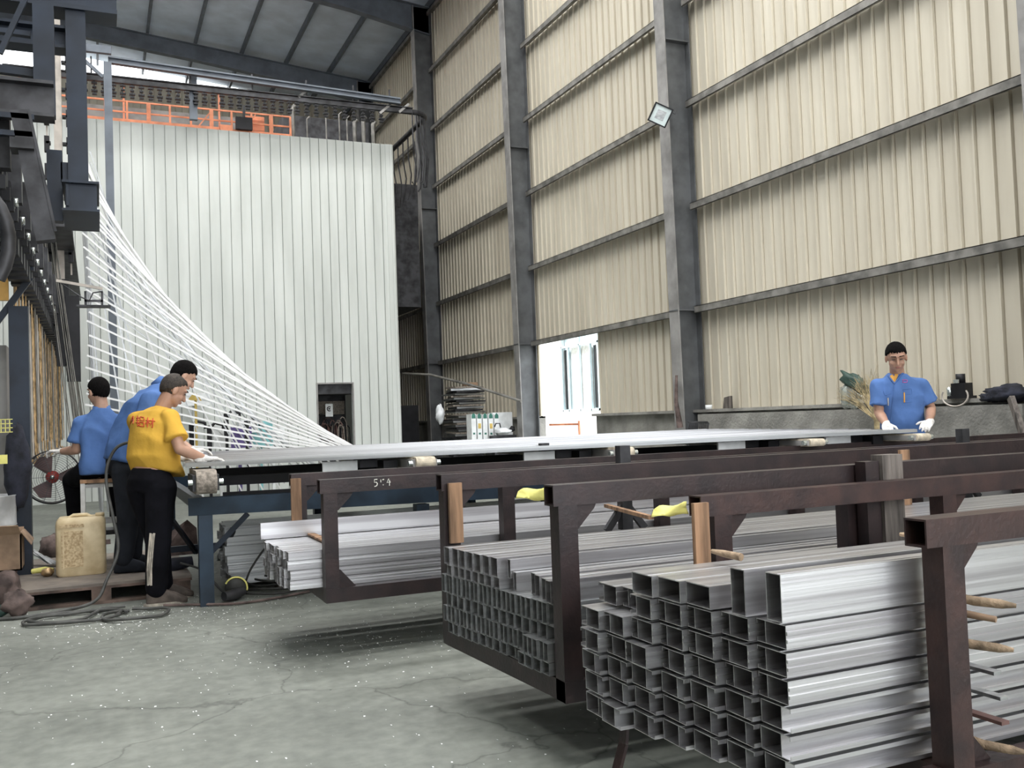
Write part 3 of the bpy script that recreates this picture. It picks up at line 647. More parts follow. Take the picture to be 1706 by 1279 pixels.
# ================================================================= RODS being lifted (each end slides like a ladder)
me = tube_mesh('rod_mesh', .017, .022, 5.45, t=.003, m='white')
me_d = tube_mesh('rod_mesh', .015, .02, 5.45, t=.003, m='alud')
RL, RZ0 = 5.45, .22
NR = 44
for k in range(NR):
    if k < 30: zt_ = 1.06+.150*k+random.uniform(-.03, .03); Y = 12.6+.045*k
    else: zt_ = 5.56+.034*(k-30); Y = 13.95+.10*(k-30)
    zt_ = min(zt_, RZ0+RL-.004)
    zb = RZ0+.5*max(0, 1-(zt_-1.0)/1.2)
    dz = zt_-zb; dx = math.sqrt(max(RL*RL-dz*dz, 0)); a = math.atan2(dz, dx)
    x = -.20+.10*math.sin(min(k, 24)/24*math.pi)+random.uniform(-.02, .02)
    o = put(me if k < 30 else me_d, 'hanging_bar', (x, Y, zt_), f'long white bar slanting up to the overhead line, {ORD[k+1]} from the flattest', 'white bars fanning up to the overhead line', cat='bar', rot=(0, a, 0))
# darker rear fan and thin hanging wires
for k in range(13):
    t = k/12; zt_ = 3.2+2.6*t; Y = 15.5+.12*k; RL2 = 6.2; dz = zt_-.2; dx = math.sqrt(max(RL2**2-dz*dz, .05)); a = math.atan2(dz, dx)
    o = put(me_d, 'hanging_bar', (-.1+.05*t, Y, zt_+.2), f'grey bar in the steeper rear fan behind the white bars, {ORD[k+1]} from the flattest', 'grey bars in the rear fan', cat='bar', rot=(0, a+.18, 0))
for k in range(26):
    x0 = -.30+random.uniform(-.1, .03); Y = 12.0+.25*k; s = MB(); zt_ = 3.72
    s.tube([(x0-.15, Y, zt_), (x0+.12, Y, .9+random.uniform(0, .6))], .006, 4)
    tag(s.build('hanging_wire', 'girt'), f'thin grey wire beside the left ends of the white bars, {ORD[k+1]} in depth', 'wire', 'thin wires beside the white bars')

s = MB(); s.box((-.62, 11.9, 3.70), (-.24, 18.5, 3.76)); tag(s.build('wire_rail', 'dark'), 'dark rail holding the thin wires behind the golden hooks', 'rail')

# ================================================================= LEFT STEELWORK AND CONVEYOR
def hbeam(mb, p, q, w, h, t=.02, fl=None):      # I-section between p and q
    p, q = Vector(p), Vector(q); u = Vector((0, 0, 1))
    mb.beam(p+u*(h/2-t/2), q+u*(h/2-t/2), w, t); mb.beam(p-u*(h/2-t/2), q-u*(h/2-t/2), w, t); mb.beam(p, q, t, h-2*t)
e = thing('hanging_gantry', (-.1, 7, 2.7), 'dark navy steel frame hanging at the top left', 'frame')
s = MB(); hbeam(s, (-3, 7, 4.40), (.17, 7, 4.40), .22, .44, .03); s.box((-.4, 7.0, 4.5), (.13, 7.02, 6.5)); s.build('top_beam', 'blue', e)
s = MB(); s.box((-.155, 6.92, 2.78), (-.03, 7.10, 4.25)); s.build('post', 'blue', e)
s = MB(); hbeam(s, (-3, 7.05, 4.01), (-.15, 7.05, 4.01), .16, .155, .02); s.build('middle_beam', 'blue', e)
s = MB(); s.box((-.19, 6.72, 2.765), (.035, 7.4, 2.78)); s.box((-.19, 6.72, 2.95), (.035, 7.4, 2.965)); s.box((-.17, 6.76, 2.78), (.02, 6.79, 2.95)); s.box((-.165, 6.74, 2.80), (-.15, 6.76, 2.94)); s.build('end_bracket', 'blue', e)
s = MB(); s.box((-.285, 6.95, 2.74), (-.19, 7.05, 3.22)); s.box((-.20, 6.95, 3.0), (-.12, 7.0, 3.14)); s.build('lower_post', 'blue', e)
e = thing('steel_girder', (-1, 6, 3.1), 'dark grey steel girder with a sloping hanger below the navy frame', 'girder')
s = MB(); hbeam(s, (-3, 6, 3.235), (-.2, 6, 3.235), .14, .21, .02); s.build('girder', 'dark', e)
s = MB(); s.box((-.33, 6.45, 3.30), (-.21, 6.55, 4.0)); s.build('hanger_post', 'blue', e)
s = MB(); s.beam((-.37, 5.9, 3.13), (-.25, 5.9, 2.40), .10, .10, (0, 1, 0)); s.beam((-.325, 5.86, 3.13), (-.20, 5.86, 2.45), .015, .03, (0, 1, 0)); s.box((-.42, 5.8, 2.9), (-.3, 5.95, 2.96)); s.build('sloping_hanger', 'dark', e)
s = MB(); s.tube([(-.62+.22*math.sin(a), 5.4+.5*math.cos(a)*0, 2.30+.30*math.cos(a)) for a in [math.pi*k/12-.6 for k in range(12)]], .035, 8); s.build('curved_track', 'dark', e)
for z in (2.98, 3.08): MB().box((-.6, 5.85, z), (-.30, 5.9, z+.03)).build('cross_bar', 'blue', e)
for a_, b_, w_, h_ in (((-.50, 6.3, 3.6), (-.36, 6.3, 3.95), .03, .03), ((-.8, 6.6, 3.62), (-.3, 6.6, 3.60), .05, .05), ((-.8, 6.6, 3.86), (-.35, 6.6, 3.85), .05, .03)): MB().beam(a_, b_, w_, h_).build('cross_bar', 'blue', e)
for k, (a, b2) in enumerate((((-5, 228), (21, 265)), ((-5, 430), (14, 500)))):
    p, q = atY(*a, 9.5), atY(*b2, 9.5); s = MB(); s.box((p.x, 9.5, q.z), (q.x, 9.56, p.z)); tag(s.build('amber_panel', 'amber'), ['amber yellow panel behind the girder, upper', 'amber yellow panel below the conveyor at the left edge'][k], 'panel')
# receding conveyor with hooks
e = thing('hook_conveyor', (-.6, 12, 2.7), 'dark overhead conveyor receding at the left above the golden hooks', 'conveyor')
s = MB(); hbeam(s, (-.62, 4.5, 3.06), (-.62, 19.8, 3.06), .10, .16, .02); s.box((-.70, 4.5, 2.80), (-.54, 19.8, 2.86)); s.build('track', 'black', e)
s = MB()
for k in range(46):
    y = 6.0+.30*k; s.box((-.66, y, 2.60), (-.50, y+.14, 2.98)); s.box((-.54, y+.02, 2.72), (-.46, y+.07, 2.80))
s.build('chain', 'black', e)
for k in range(16): MB().box((-.70, 6.1+.9*k, 2.86), (-.44, 6.2+.9*k, 3.22)).build('hanger_plate', 'dark', e)
for k in range(22): y = 7+.6*k; MB().lathe([(0, 0), (.03, 0), (.03, .03), (0, .03)], (-.49, y, 2.86), 'X', 10).build('roller', 'silver', e)
for k in range(34):
    y = 9.2+.30*k; x = -.66+random.uniform(-.02, .02)+.012*(k % 3); zb = 1.04+random.uniform(-.03, .03)
    s = MB(); s.tube([(x, y, 2.70), (x, y, zb+.08), (x+.02, y-.02, zb+.02), (x+.06, y-.04, zb), (x+.10, y-.04, zb+.05)], .011 if k % 3 else .015, 5)
    s.tube([(x+.05, y+.08, 2.70), (x+.06, y+.08, zb+.2)], .007, 4)
    tag(s.build('conveyor_hook', ['brass', 'girt', 'brass', 'mast'][k % 4]), f'long {["golden", "grey", "golden", "beige"][k % 4]} wire hook hanging from the receding conveyor, {ORD[k+1]} from the camera', 'hook', 'wire hooks under the receding conveyor')
# pale mast with clips
a = atY(98, 25, 13.5); c = atY(101, 470, 13.5)
e = thing('lifting_mast', (c.x, 13.5, c.z), 'pale beige vertical mast with black clips at the top left', 'mast')
s = MB(); s.box((c.x-.045, 13.45, c.z), (c.x+.05, 13.55, 8.4)); s.build('mast_profile', 'mast', e)
s = MB(); s.box((c.x-.14, 13.5, c.z+.3), (c.x-.12, 13.52, 8.3)); s.box((c.x+.12, 13.5, c.z+.1), (c.x+.14, 13.52, 8.3)); s.build('side_cable', 'mast', e)
for k in range(13):
    z = c.z+.35+.36*k; s = MB()
    for sx in (-1, 1): s = MB(); s.box((c.x+sx*.07-.015, 13.4, z), (c.x+sx*.14, 13.5, z+.03)); s.box((c.x+sx*.13-.03, 13.4, z-.10), (c.x+sx*.13+.03, 13.5, z+.10)); s.build('clip', 'black', e)
s = MB(); s.box((c.x-.06, 13.35, c.z-1.1), (c.x+.1, 13.5, c.z+.02)); s.box((c.x+.06, 13.3, c.z-1.3), (c.x+.22, 13.5, c.z-.2)); s.build('drive_box', 'black', e)
# small tray on an arm
p = atY(152, 510, 11.5); e = thing('tray_bracket', p, 'small dark tray on an arm in front of the white bars', 'tray')
s = MB(); s.box(p+Vector((-.15, -.05, -.01)), p+Vector((.2, .1, .01))); s.build('tray', 'dark', e)
s = MB()
for dx in (-.07, .1): s.box(p+Vector((dx, 0, 0)), p+Vector((dx+.025, .02, .17)))
s.box(p+Vector((-.07, 0, .05)), p+Vector((.12, .02, .075))); s.tube([p+Vector((-.3, 0, .25)), p+Vector((-.1, 0, .1)), p+Vector((-.02, 0, .06)), p+Vector((.02, 0, .15)), p+Vector((.12, 0, .17))], .008, 5); s.build('clip', 'dark', e)
s = MB(); s.beam(p+Vector((-.35, 0, .28)), p+Vector((.12, 0, .20)), .03, .03); s.build('arm', 'mast', e)
# blue post and cabinet at the left edge
s = MB(); a = atY(15, 560, 8.9); c = atY(48, 560, 8.9); s.box((a.x, 8.85, 0), (c.x, 9.0, a.z+.25)); s.beam((a.x-.5, 8.9, a.z+.62), (c.x+.05, 8.9, a.z+.62), .1, .13); s.beam((a.x-.1, 8.9, a.z+.1), (c.x+.02, 8.9, a.z+.5), .04, .05)
tag(s.build('steel_post', 'blue'), 'dark blue steel post at the left edge beside the hooks', 'post')
s = MB(); a = atY(-30, 575, 9.1); c = atY(12, 690, 9.1); s.box((a.x, 9.1, 0), (c.x, 9.35, a.z)); tag(s.build('control_box', 'flange'), 'grey control box cut by the left edge', 'cabinet')
s = MB(); a = atY(22, 720, 8.5); s.blob(a+Vector((.02, .1, -.28)), (.10, .09, .33), 8, .12); tag(s.build('hanging_jacket', 'cloth'), 'black jacket hanging on the blue post', 'jacket')
s = MB(); a = atY(9, 709, 8.3)
for k in range(6): s.beam(a+Vector((-.12+.03*k, 0, -.05)), a+Vector((-.12+.03*k, 0, .05)), .006, .006)
for k in range(4): s.beam(a+Vector((-.13, 0, -.05+.033*k)), a+Vector((.05, 0, -.05+.033*k)), .006, .006)
s.beam(a+Vector((-.1, 0, -.26)), a+Vector((.01, 0, -.26)), .03, .07)
tag(s.build('wire_basket', 'yellow'), 'small yellow wire basket at the left edge', 'basket')

# ================================================================= FLOOR OBJECTS AT THE LEFT
e = thing('wooden_pallet', (0, 8.8, 0), 'dirty wooden pallet with plywood top under the workers', 'pallet')
px0, px1, py0, py1 = -.63, .66, 7.95, 9.9
s = MB(); s.box((px0, py0, .135), (px1, py1, .155)); s.build('plywood_top', 'ply', e)
for y in (py0+.04, (py0+py1)/2, py1-.04):
    s = MB(); s.box((px0, y-.05, 0), (px1, y+.05, .022)); s.box((px0, y-.05, .115), (px1, y+.05, .135)); s.build('board', 'pallet', e)
    for x in (px0+.07, 0, px1-.08):
        s = MB(); s.box((x-.07, y-.05, .022), (x+.07, y+.05, .115)); s.build('block', 'pallet', e)
# jerrycan
e = thing('jerrycan', (-.145, 8.6, .155), 'grimy yellowed plastic jerrycan standing on the pallet', 'jerrycan')
def rbox(mb, c, hx, hy, z0, z1, r, n=5):
    prof = [(z0, .93), (z0+.02, 1), (z1-.05, 1), (z1-.02, .96), (z1, .85)]; ring = []
    for cx, cy, a0 in ((hx-r, hy-r, 0), (-hx+r, hy-r, 90), (-hx+r, -hy+r, 180), (hx-r, -hy+r, 270)):
        for k in range(n): a = math.radians(a0+90*k/(n-1)); ring.append((cx+r*math.cos(a), cy+r*math.sin(a)))
    m_ = len(ring); vs = [(c[0]+x*sc, c[1]+y*sc, z) for z, sc in prof for x, y in ring]; fs = []
    for i in range(len(prof)-1):
        for k in range(m_): fs.append((i*m_+k, i*m_+(k+1) % m_, (i+1)*m_+(k+1) % m_, (i+1)*m_+k))
    mb.add(vs, fs, True); mb.add(vs[:m_], [tuple(range(m_))[::-1]]); mb.add(vs[-m_:], [tuple(range(m_))])
s = MB(); rbox(s, (-.145, 8.62), .188, .15, .156, .625, .05); s.box((-.28, 8.46, .22), (-.27, 8.475, .56)); s.build('body', 'jerry', e)
s = MB(); s.lathe([(0, 0), (.035, 0), (.035, .03), (0, .03)], (.0, 8.56, .62), 'Z', 14); s.tube([(-.24, 8.6, .615), (-.2, 8.6, .64), (-.1, 8.6, .64), (-.06, 8.6, .615)], .014, 8); s.build('cap_and_handle', 'jerry', e)
s = MB(); s.box((-.29, 8.466, .23), (-.13, 8.4695, .52)); s.box((-.3, 8.466, .55), (-.12, 8.4695, .575)); s.build('label_print', 'stain', e)
# fan
e = thing('drum_fan', (-.41, 10.1, 0), 'round black drum fan with dusty red blades beside the seated man', 'fan')
fc = Vector((-.41, 10.1, .905)); R_ = .245
s = MB(); s.lathe([(R_, -.09), (R_+.012, -.09), (R_+.012, .09), (R_, .09), (R_, -.09)], fc, 'Y', 40); s.build('drum', 'black', e)
s = MB()
for k in range(1, 13):
    r = R_*k/12.5; s.tube([fc+Vector((r*math.cos(a), -.085, r*math.sin(a))) for a in [2*math.pi*j/28 for j in range(29)]], .0018, 4, False)
for k in range(10): a = math.pi*2*k/10; s.beam(fc+Vector((0, -.083, 0)), fc+Vector((R_*math.cos(a), -.083, R_*math.sin(a))), .004, .004)
s.build('front_grille', 'steel', e)
for k in range(3):
    a0 = 2*math.pi*k/3; s = MB(); pts = [(.04, a0-.4), (.2, a0-.55), (.225, a0), (.2, a0+.45), (.04, a0+.5)]
    s.prism([fc+Vector((r*math.cos(a), -.02+.05*(a-a0), r*math.sin(a))) for r, a in pts], (0, .006, 0)); s.build('blade', 'fanred', e)
s = MB(); s.lathe([(0, -.06), (.045, -.06), (.06, -.02), (.06, .05), (0, .05)], fc, 'Y', 16); s.build('hub', 'red', e)
s = MB(); s.tube([fc+Vector((-R_-.01, 0, 0)), fc+Vector((-R_-.02, 0, -.3)), (-.62, 10.1, .45), (-.62, 10.1, .03), (-.2, 10.1, .03), (-.2, 10.1, .45), fc+Vector((R_+.02, 0, -.3)), fc+Vector((R_+.01, 0, 0))], .012, 6); s.beam((-.62, 9.9, .02), (-.62, 10.3, .02), .03, .03); s.beam((-.2, 9.9, .02), (-.2, 10.3, .02), .03, .03); s.build('stand', 'dark', e)
s = MB(); s.lathe([(0, -.09), (.02, -.095), (0, -.1)], fc, 'Y', 12); s.build('badge', 'silver', e)
# stool
e = thing('stool', (.02, 9.0, .155), 'white angle-iron stool with a worn wooden seat under the seated man', 'stool')
s = MB(); s.box((-.15, 8.8, .885), (.18, 9.12, .915)); s.build('seat', 'wood', e)
for x in (-.13, .16):
    for y in (8.82, 9.10): s = MB(); s.box((x-.018, y-.018, .156), (x+.018, y+.018, .885)); s.build('leg', 'drumtop', e)
for z in (.55, .86):
    for y in (8.82, 9.10): MB().box((-.13, y-.01, z-.015), (.16, y+.01, z+.015)).build('rung', 'drumtop', e)
    for x in (-.13, .16): MB().box((x-.01, 8.82, z-.015), (x+.01, 9.10, z+.015)).build('rung', 'drumtop', e)
# drum, box, rags, bottle
e = thing('oil_drum', (-.85, 8.58, 0), 'rusty brown drum with a white upper band at the left edge', 'drum')
s = MB(); s.lathe([(0, .0), (.235, 0), (.235, .60), (.24, .61)], (-.85, 8.58, 0), 'Z', 32); s.build('body', 'rust', e)
s = MB(); s.lathe([(.241, .60), (.237, .62), (.237, .83), (.243, .84), (.225, .84), (.22, .80), (0, .80)], (-.85, 8.58, 0), 'Z', 32); s.build('top_band', 'drumtop', e)
e = thing('cardboard_box', (-.72, 8.2, .2), 'open brown cardboard box on rags at the left edge', 'box')
s = MB(); s.box((-.95, 8.02, .30), (-.545, 8.04, .57)); s.box((-.95, 8.3, .30), (-.545, 8.32, .6)); s.box((-.555, 8.02, .30), (-.545, 8.32, .58)); s.box((-.95, 8.02, .30), (-.545, 8.32, .31)); s.build('carton', 'card', e)
s = MB(); s.prism([(-.95, 8.02, .57), (-.545, 8.02, .57), (-.56, 7.93, .64), (-.95, 7.93, .65)], (0, .004, .004)); s.prism([(-.545, 8.02, .58), (-.545, 8.32, .58), (-.48, 8.32, .50), (-.48, 8.04, .48)], (.004, 0, .004)); s.build('flap', 'card', e)
for k, (x, y, z, r) in enumerate(((-.75, 8.05, .17, (.2, .17, .16)), (-.56, 7.75, .10, (.10, .09, .09)))):
    s = MB(); s.blob((x, y, z), r, 12, .18); tag(s.build('rag_bundle', 'rag'), ['crumpled brown rags below the cardboard box', 'small crumpled rag beside the pallet corner'][k], 'rag')
s = MB(); s.lathe([(0, 0), (.04, .0), (.045, .02), (.045, .22), (.015, .27), (.012, .3), (0, .3)], (-.88, 7.78, .05), 'X', 16); tag(s.build('bottle', 'tealdark'), 'dark green bottle lying on the floor at the left edge', 'bottle')
e = thing('air_tool', (-.36, 8.75, .157), 'yellow and brass hand tool lying on the pallet beside the jerrycan', 'tool')
s = MB(); s.tube([(-.52, 8.75, .19), (-.42, 8.72, .20), (-.36, 8.7, .19)], [.02, .025, .02], 8); s.build('handle', 'yellow', e)
s = MB(); s.blob((-.40, 8.62, .19), (.05, .04, .035), 8, .1); s.build('head', 'brass', e)
for k, (x0, y0, dx, z) in enumerate(((-.6, 9.2, .18, .9), (-.55, 9.1, .16, .6))):
    s = MB()
    for j in range(3): s.beam((x0+.03*j, y0+.3, .30-.03*j), (x0+.03*j+dx, y0+.1, .18), .03, .006)
    tag(s.build('metal_offcut', 'alud'), ['bright metal offcuts by the drum, upper', 'bright metal offcuts by the drum, lower'][k], 'offcut')
s = MB(); s.beam((-.5, 11.1, .12), (.1, 11.1, .14), .05, .05); s.beam((-.4, 11.0, .2), (-.1, 11.3, .25), .04, .03); s.blob((-.45, 11.1, .14), (.14, .1, .12), 8, .2); s.blob((-.1, 11.0, .1), (.12, .1, .09), 8, .2); tag(s.build('scrap_heap', 'rag'), 'heap of scrap on the floor under the fan', 'scrap')
# sheet and bag right of the yellow man
s = MB(); s.prism([(.48, 8.9, .2), (.80, 8.9, .2), (.80, 9.0, .42), (.72, 9.0, .50), (.52, 9.0, .36)], (0, .01, 0)); tag(s.build('cardboard_sheet', 'rag'), 'brown cardboard sheet leaning behind the blue table leg', 'cardboard')
s = MB(); s.tube([(.40, 8.35, .19), (.55, 8.3, .2), (.7, 8.3, .22)], [.05, .06, .04], 10); tag(s.build('rag_bundle', 'cloth'), 'dark rolled cloth on the pallet behind the yellow-shirted man', 'rag')
# hoses
def loop(cx, cy, rx, ry, a0, a1, n=26, z=.015): return [(cx+rx*math.cos(math.radians(a0+(a1-a0)*i/n)), cy+ry*math.sin(math.radians(a0+(a1-a0)*i/n)), z+.012*abs(math.sin(i*.4))) for i in range(n+1)]
def smooth_path(pts, n=8):
    pts = [Vector(p) for p in pts]; out = []
    for i in range(len(pts)-1):
        p0, p1, p2, p3 = pts[max(i-1, 0)], pts[i], pts[i+1], pts[min(i+2, len(pts)-1)]
        for k in range(n):
            t = k/n; out.append(.5*((2*p1)+(p2-p0)*t+(2*p0-5*p1+4*p2-p3)*t*t+(3*p1-p0-3*p2+p3)*t*t*t))
    return out+[pts[-1]]
s = MB(); s.tube(smooth_path([atY(222, 735, 8.1), atY(195, 745, 8.15), atY(179, 775, 8.15), atY(178, 810, 8.1), atY(188, 860, 8.0), atY(197, 915, 7.93), atY(178, 965, 7.86), (-.05, 7.78, .05), (-.30, 7.66, .02), (-.55, 7.62, .015), (-.9, 7.7, .015), (-1.4, 7.6, .015)]), .0125, 8)
tag(s.build('air_hose', 'hose'), 'grey air hose running from the men down to the floor', 'hose')
s = MB(); s.tube(loop(-.17, 7.36, .33, .19, 0, 330)+loop(-.17, 7.4, .30, .16, 330, 640)+[(.0, 7.6, .02), (.16, 7.62, .02)], .0115, 8); tag(s.build('air_hose', 'hose'), 'grey hose coiled on the floor in front of the pallet', 'hose')
s = MB(); s.tube(loop(.22, 7.24, .22, .20, 100, 455), .0115, 8); tag(s.build('air_hose', 'hose'), 'single round loop of grey hose in front of the shoe', 'hose')
s = MB(); s.tube(smooth_path([(.42, 7.5, .015), (.65, 7.38, .015), (.9, 7.25, .015), (1.2, 7.3, .015), (1.6, 7.5, .015)]), .010, 8); tag(s.build('air_hose', 'rag'), 'brown hose running past the blue table leg', 'hose')
s = MB()
for k in range(5): s.tube(loop(1.25+.03*k, 7.75+.05*k, .30-.03*k, .28-.02*k, 20*k, 20*k+300, z=.015+.02*k), .009, 6)
s.tube(smooth_path([(1.0, 7.6, .03), (1.1, 7.75, .2), (1.3, 7.8, .42), (1.4, 7.95, .3), (1.3, 7.9, .05)]), .009, 6); s.tube(smooth_path([(.55, 7.62, .3), (.72, 7.64, .22), (.85, 7.6, .06), (.95, 7.5, .02)]), .009, 6)
tag(s.build('power_cable', 'cable'), 'tangle of black cable beside the far rack', 'cable')
e = thing('angle_grinder', (.93, 7.45, 0), 'small angle grinder with a yellow disc guard on the floor by the table leg', 'grinder')
s = MB(); s.tube([(.84, 7.4, .05), (.92, 7.45, .05), (1.0, 7.5, .06)], [.035, .045, .03], 12); s.build('body', 'dark', e)
s = MB(); s.lathe([(.0, 0), (.075, 0), (.08, .015), (0, .02)], (.94, 7.5, .085), 'Y', 24); s.build('disc', 'cable', e)
s = MB(); s.tube([(.94+.085*math.cos(a), 7.5, .085+.085*math.sin(a)) for a in [math.pi*k/12 for k in range(-1, 11)]], .007, 6); s.build('guard', 'yellow', e)
# shavings
s = MB()
for k in range(1500):
    t = random.random()
    if t < .45: x, y = random.gauss(.3, .5), random.gauss(7.2, .35)
    elif t < .7: x, y = random.gauss(1.3, .5), random.gauss(5.6, .35)
    else: x, y = random.uniform(-.8, 2.2), random.uniform(3.2, 7.7)
    w = random.uniform(.0015, .0055); a = random.random()*3.1; c_, s_ = math.cos(a)*w, math.sin(a)*w; l = random.uniform(.6, 2.)
    s.add([(x-c_*l, y-s_*l, .001), (x+s_, y-c_, .001), (x+c_*l, y+s_*l, .002), (x-s_, y+c_, .004)], [(0, 1, 2, 3)])
tag(s.build('aluminium_shavings', 'white', origin=(0, 0, 0)), 'tiny bright aluminium shavings scattered on the floor', 'shavings', kind='stuff')

# ================================================================= THINGS BEHIND THE TABLE
def atb(x, y, Y): return atY(x, y, Y)
for k, (x0, y0, x1, y1, mt, lab) in enumerate(((355, 705, 385, 745, 'cardw', 'white wrapped bundle behind the bars, leftmost'), (383, 712, 420, 745, 'purple', 'purple wrapped bundle behind the white bars'), (398, 700, 430, 720, 'cardw', 'white wrapped bundle above the purple one'), (418, 702, 455, 742, 'teal', 'teal and white wrapped bundle behind the bars'), (440, 712, 475, 745, 'cardw', 'white wrapped bundle behind the bars, rightmost'), (300, 655, 350, 675, 'cardw', 'white equipment housing behind the men'))):
    Yb = 17.6+.35*k; p, q = atb(x0, y0, Yb), atb(x1, y1, Yb); s = MB(); s.box((p.x, Yb, q.z), (q.x, Yb+.3, p.z)); s.beam((p.x, Yb, p.z), (q.x, Yb, q.z+.1), .02, .04); s.box(((p.x+q.x)/2-.03, Yb+.2, 0), ((p.x+q.x)/2+.03, Yb+.25, q.z))
    tag(s.build('wrapped_bundle', mt), lab, 'bundle')
for k, (x, y) in enumerate(((320, 715), (350, 718), (378, 698), (412, 710))):
    p = atb(x, y, 17.3); s = MB(); s.box(p+Vector((-.05, 0, -.3)), p+Vector((.03, .05, .1))); s.tube([p+Vector((0, 0, .05)), p+Vector((.08, 0, .14)), p+Vector((.22, 0, .10)), p+Vector((.22, 0, .0))], .03, 6); s.box((p.x-.03, 17.3, 0), (p.x+.02, 17.35, p.z-.3))
    tag(s.build('clamp_stand', 'black'), f'black clamp on a stand behind the white bars, {ORD[k+1]} from the left', 'clamp', 'black clamps behind the bars')
p = atb(326, 660, 17.0); s = MB(); s.prism([p+Vector((-.13, 0, -.06)), p+Vector((.10, 0, -.08)), p+Vector((-.01, 0, .09))], (0, .02, 0)); s.box((p.x-.02, 17.02, 0), (p.x+.02, 17.05, p.z)); tag(s.build('warning_sign', 'gold'), 'yellow triangular warning sign behind the men', 'sign')

# right-hand corner: cartons, bag, water bottle
x0, y0 = 7.55, 20.4
for k in range(38):
    s = MB(); w = random.uniform(.33, .43); cx = x0+.38+random.uniform(-.05, .05); cy = y0+.4; rr = random.uniform(-.22, .22); z = .10+.053*k; t = .050
    M_ = Matrix.Rotation(rr, 3, 'Z'); P = [M_ @ Vector((a, b2, 0)) for a, b2 in ((-w, -.35), (w, -.35), (w, .35), (-w, .35))]
    s.prism([Vector((cx, cy, z+random.uniform(-.008, .008)*i))+p_ for i, p_ in enumerate(P)], (0, 0, t*random.uniform(.7, 1)))
    tag(s.build('flattened_carton', ['alud', 'felt', 'alud', 'dark'][k % 4]), f'grey flattened carton in the tall stack by the wall, {ORD[k+1]} from the bottom', 'carton', 'flattened cartons stacked by the wall')
s = MB(); s.box((x0-.05, y0, 0), (x0+.85, y0+.8, .1)); tag(s.build('wooden_pallet', 'pallet'), 'low pallet under the stack of flattened cartons', 'pallet')
s = MB(); s.box((x0+.35, y0+.2, 2.12), (x0+.65, y0+.45, 2.2)); tag(s.build('cardboard_box', 'card'), 'small brown box on top of the carton stack', 'box')
p = atY(733, 690, 20.2); s = MB(); s.blob(p, (.10, .10, .20), 10, .25); tag(s.build('plastic_bag', 'plastic'), 'crumpled translucent plastic bag beside the carton stack', 'bag')
for k in range(5):
    a = atY(785+9.6*k, 690, 18.9); c = atY(794+9.6*k, 725, 18.9); e = thing('carton', (a.x, 18.9, .85), f'upright white carton with green and gold print, {ORD[k+1]} of five from the left', 'carton', 'upright white cartons by the doorway')
    s = MB(); s.box((a.x, 18.9, c.z-.1), (a.x+.105, 19.2, a.z)); s.build('carton_body', 'cardw', e)
    s = MB(); s.prism([(a.x+.01, 18.895, a.z-.02), (a.x+.095, 18.895, a.z-.02), (a.x+.095, 18.895, a.z-.09), (a.x+.01, 18.895, a.z-.09)], (0, .004, 0)); s.prism([(a.x+.01, 18.895, a.z-.02), (a.x+.095, 18.895, a.z-.02), (a.x+.052, 18.895, a.z+.03)], (0, .004, 0)); s.box((a.x+.03, 18.895, c.z+.02), (a.x+.075, 18.9, c.z+.06)); s.build('green_print', 'green', e)
    if k % 2: s = MB(); s.box((a.x+.02, 18.895, c.z+.15), (a.x+.085, 18.9, c.z+.26)); s.build('gold_print', 'gold', e)
a = atY(826, 687, 19.1); c = atY(848, 722, 19.1); s = MB(); s.box((a.x-.12, 19.0, c.z-.1), (c.x+.05, 19.3, a.z)); tag(s.build('carton', 'cardw'), 'wide white carton right of the five narrow ones', 'carton')
s = MB(); s.box((7.85, 18.85, 0), (8.3, 19.4, .95)); s.box((7.75, 18.8, .88), (8.35, 19.4, .96)); tag(s.build('low_bench', 'dark'), 'dark low bench carrying the white cartons', 'bench')
p = atY(838, 718, 18.7); s = MB(); s.blob(p, (.18, .15, .07), 10, .2); tag(s.build('plastic_bag', 'plastic'), 'white plastic bag lying in front of the cartons', 'bag')
s = MB(); s.tube([p+Vector((-.2, -.02, .1)), p+Vector((-.17, -.02, .17)), p+Vector((-.08, -.02, .17)), p+Vector((-.06, -.02, .08))], .014, 6); s.blob(p+Vector((.22, 0, .04)), (.06, .06, .06), 8, .2); tag(s.build('black_strap', 'black'), 'black strap handle on the white bag', 'strap')
e = thing('water_bottle', (9.3, 19.5, .9), 'blue water cooler bottle outside the doorway edge', 'bottle')
p = atX(894, 690, 9.4); s = MB(); s.lathe([(0, 0), (.12, 0), (.13, .03), (.12, .12), (.13, .2), (.11, .27), (.04, .31), (.03, .34), (0, .34)], (p.x, p.y, p.z-.05), 'Z', 16); s.build('bottle', 'bluecan', e)
s = MB(); s.box((p.x-.14, p.y-.14, 0), (p.x+.14, p.y+.14, p.z-.05)); s.build('stand', 'drumtop', e)
s = MB(); p = atX(935, 707, 10.0); s.beam(p+Vector((0, -.9, 0)), p+Vector((0, .6, 0)), .05, .05); s.beam(p+Vector((0, -.9, .08)), p+Vector((0, -.9, -1.0)), .04, .04); tag(s.build('hand_rail', 'orange'), 'faded orange rail outside the doorway', 'rail')

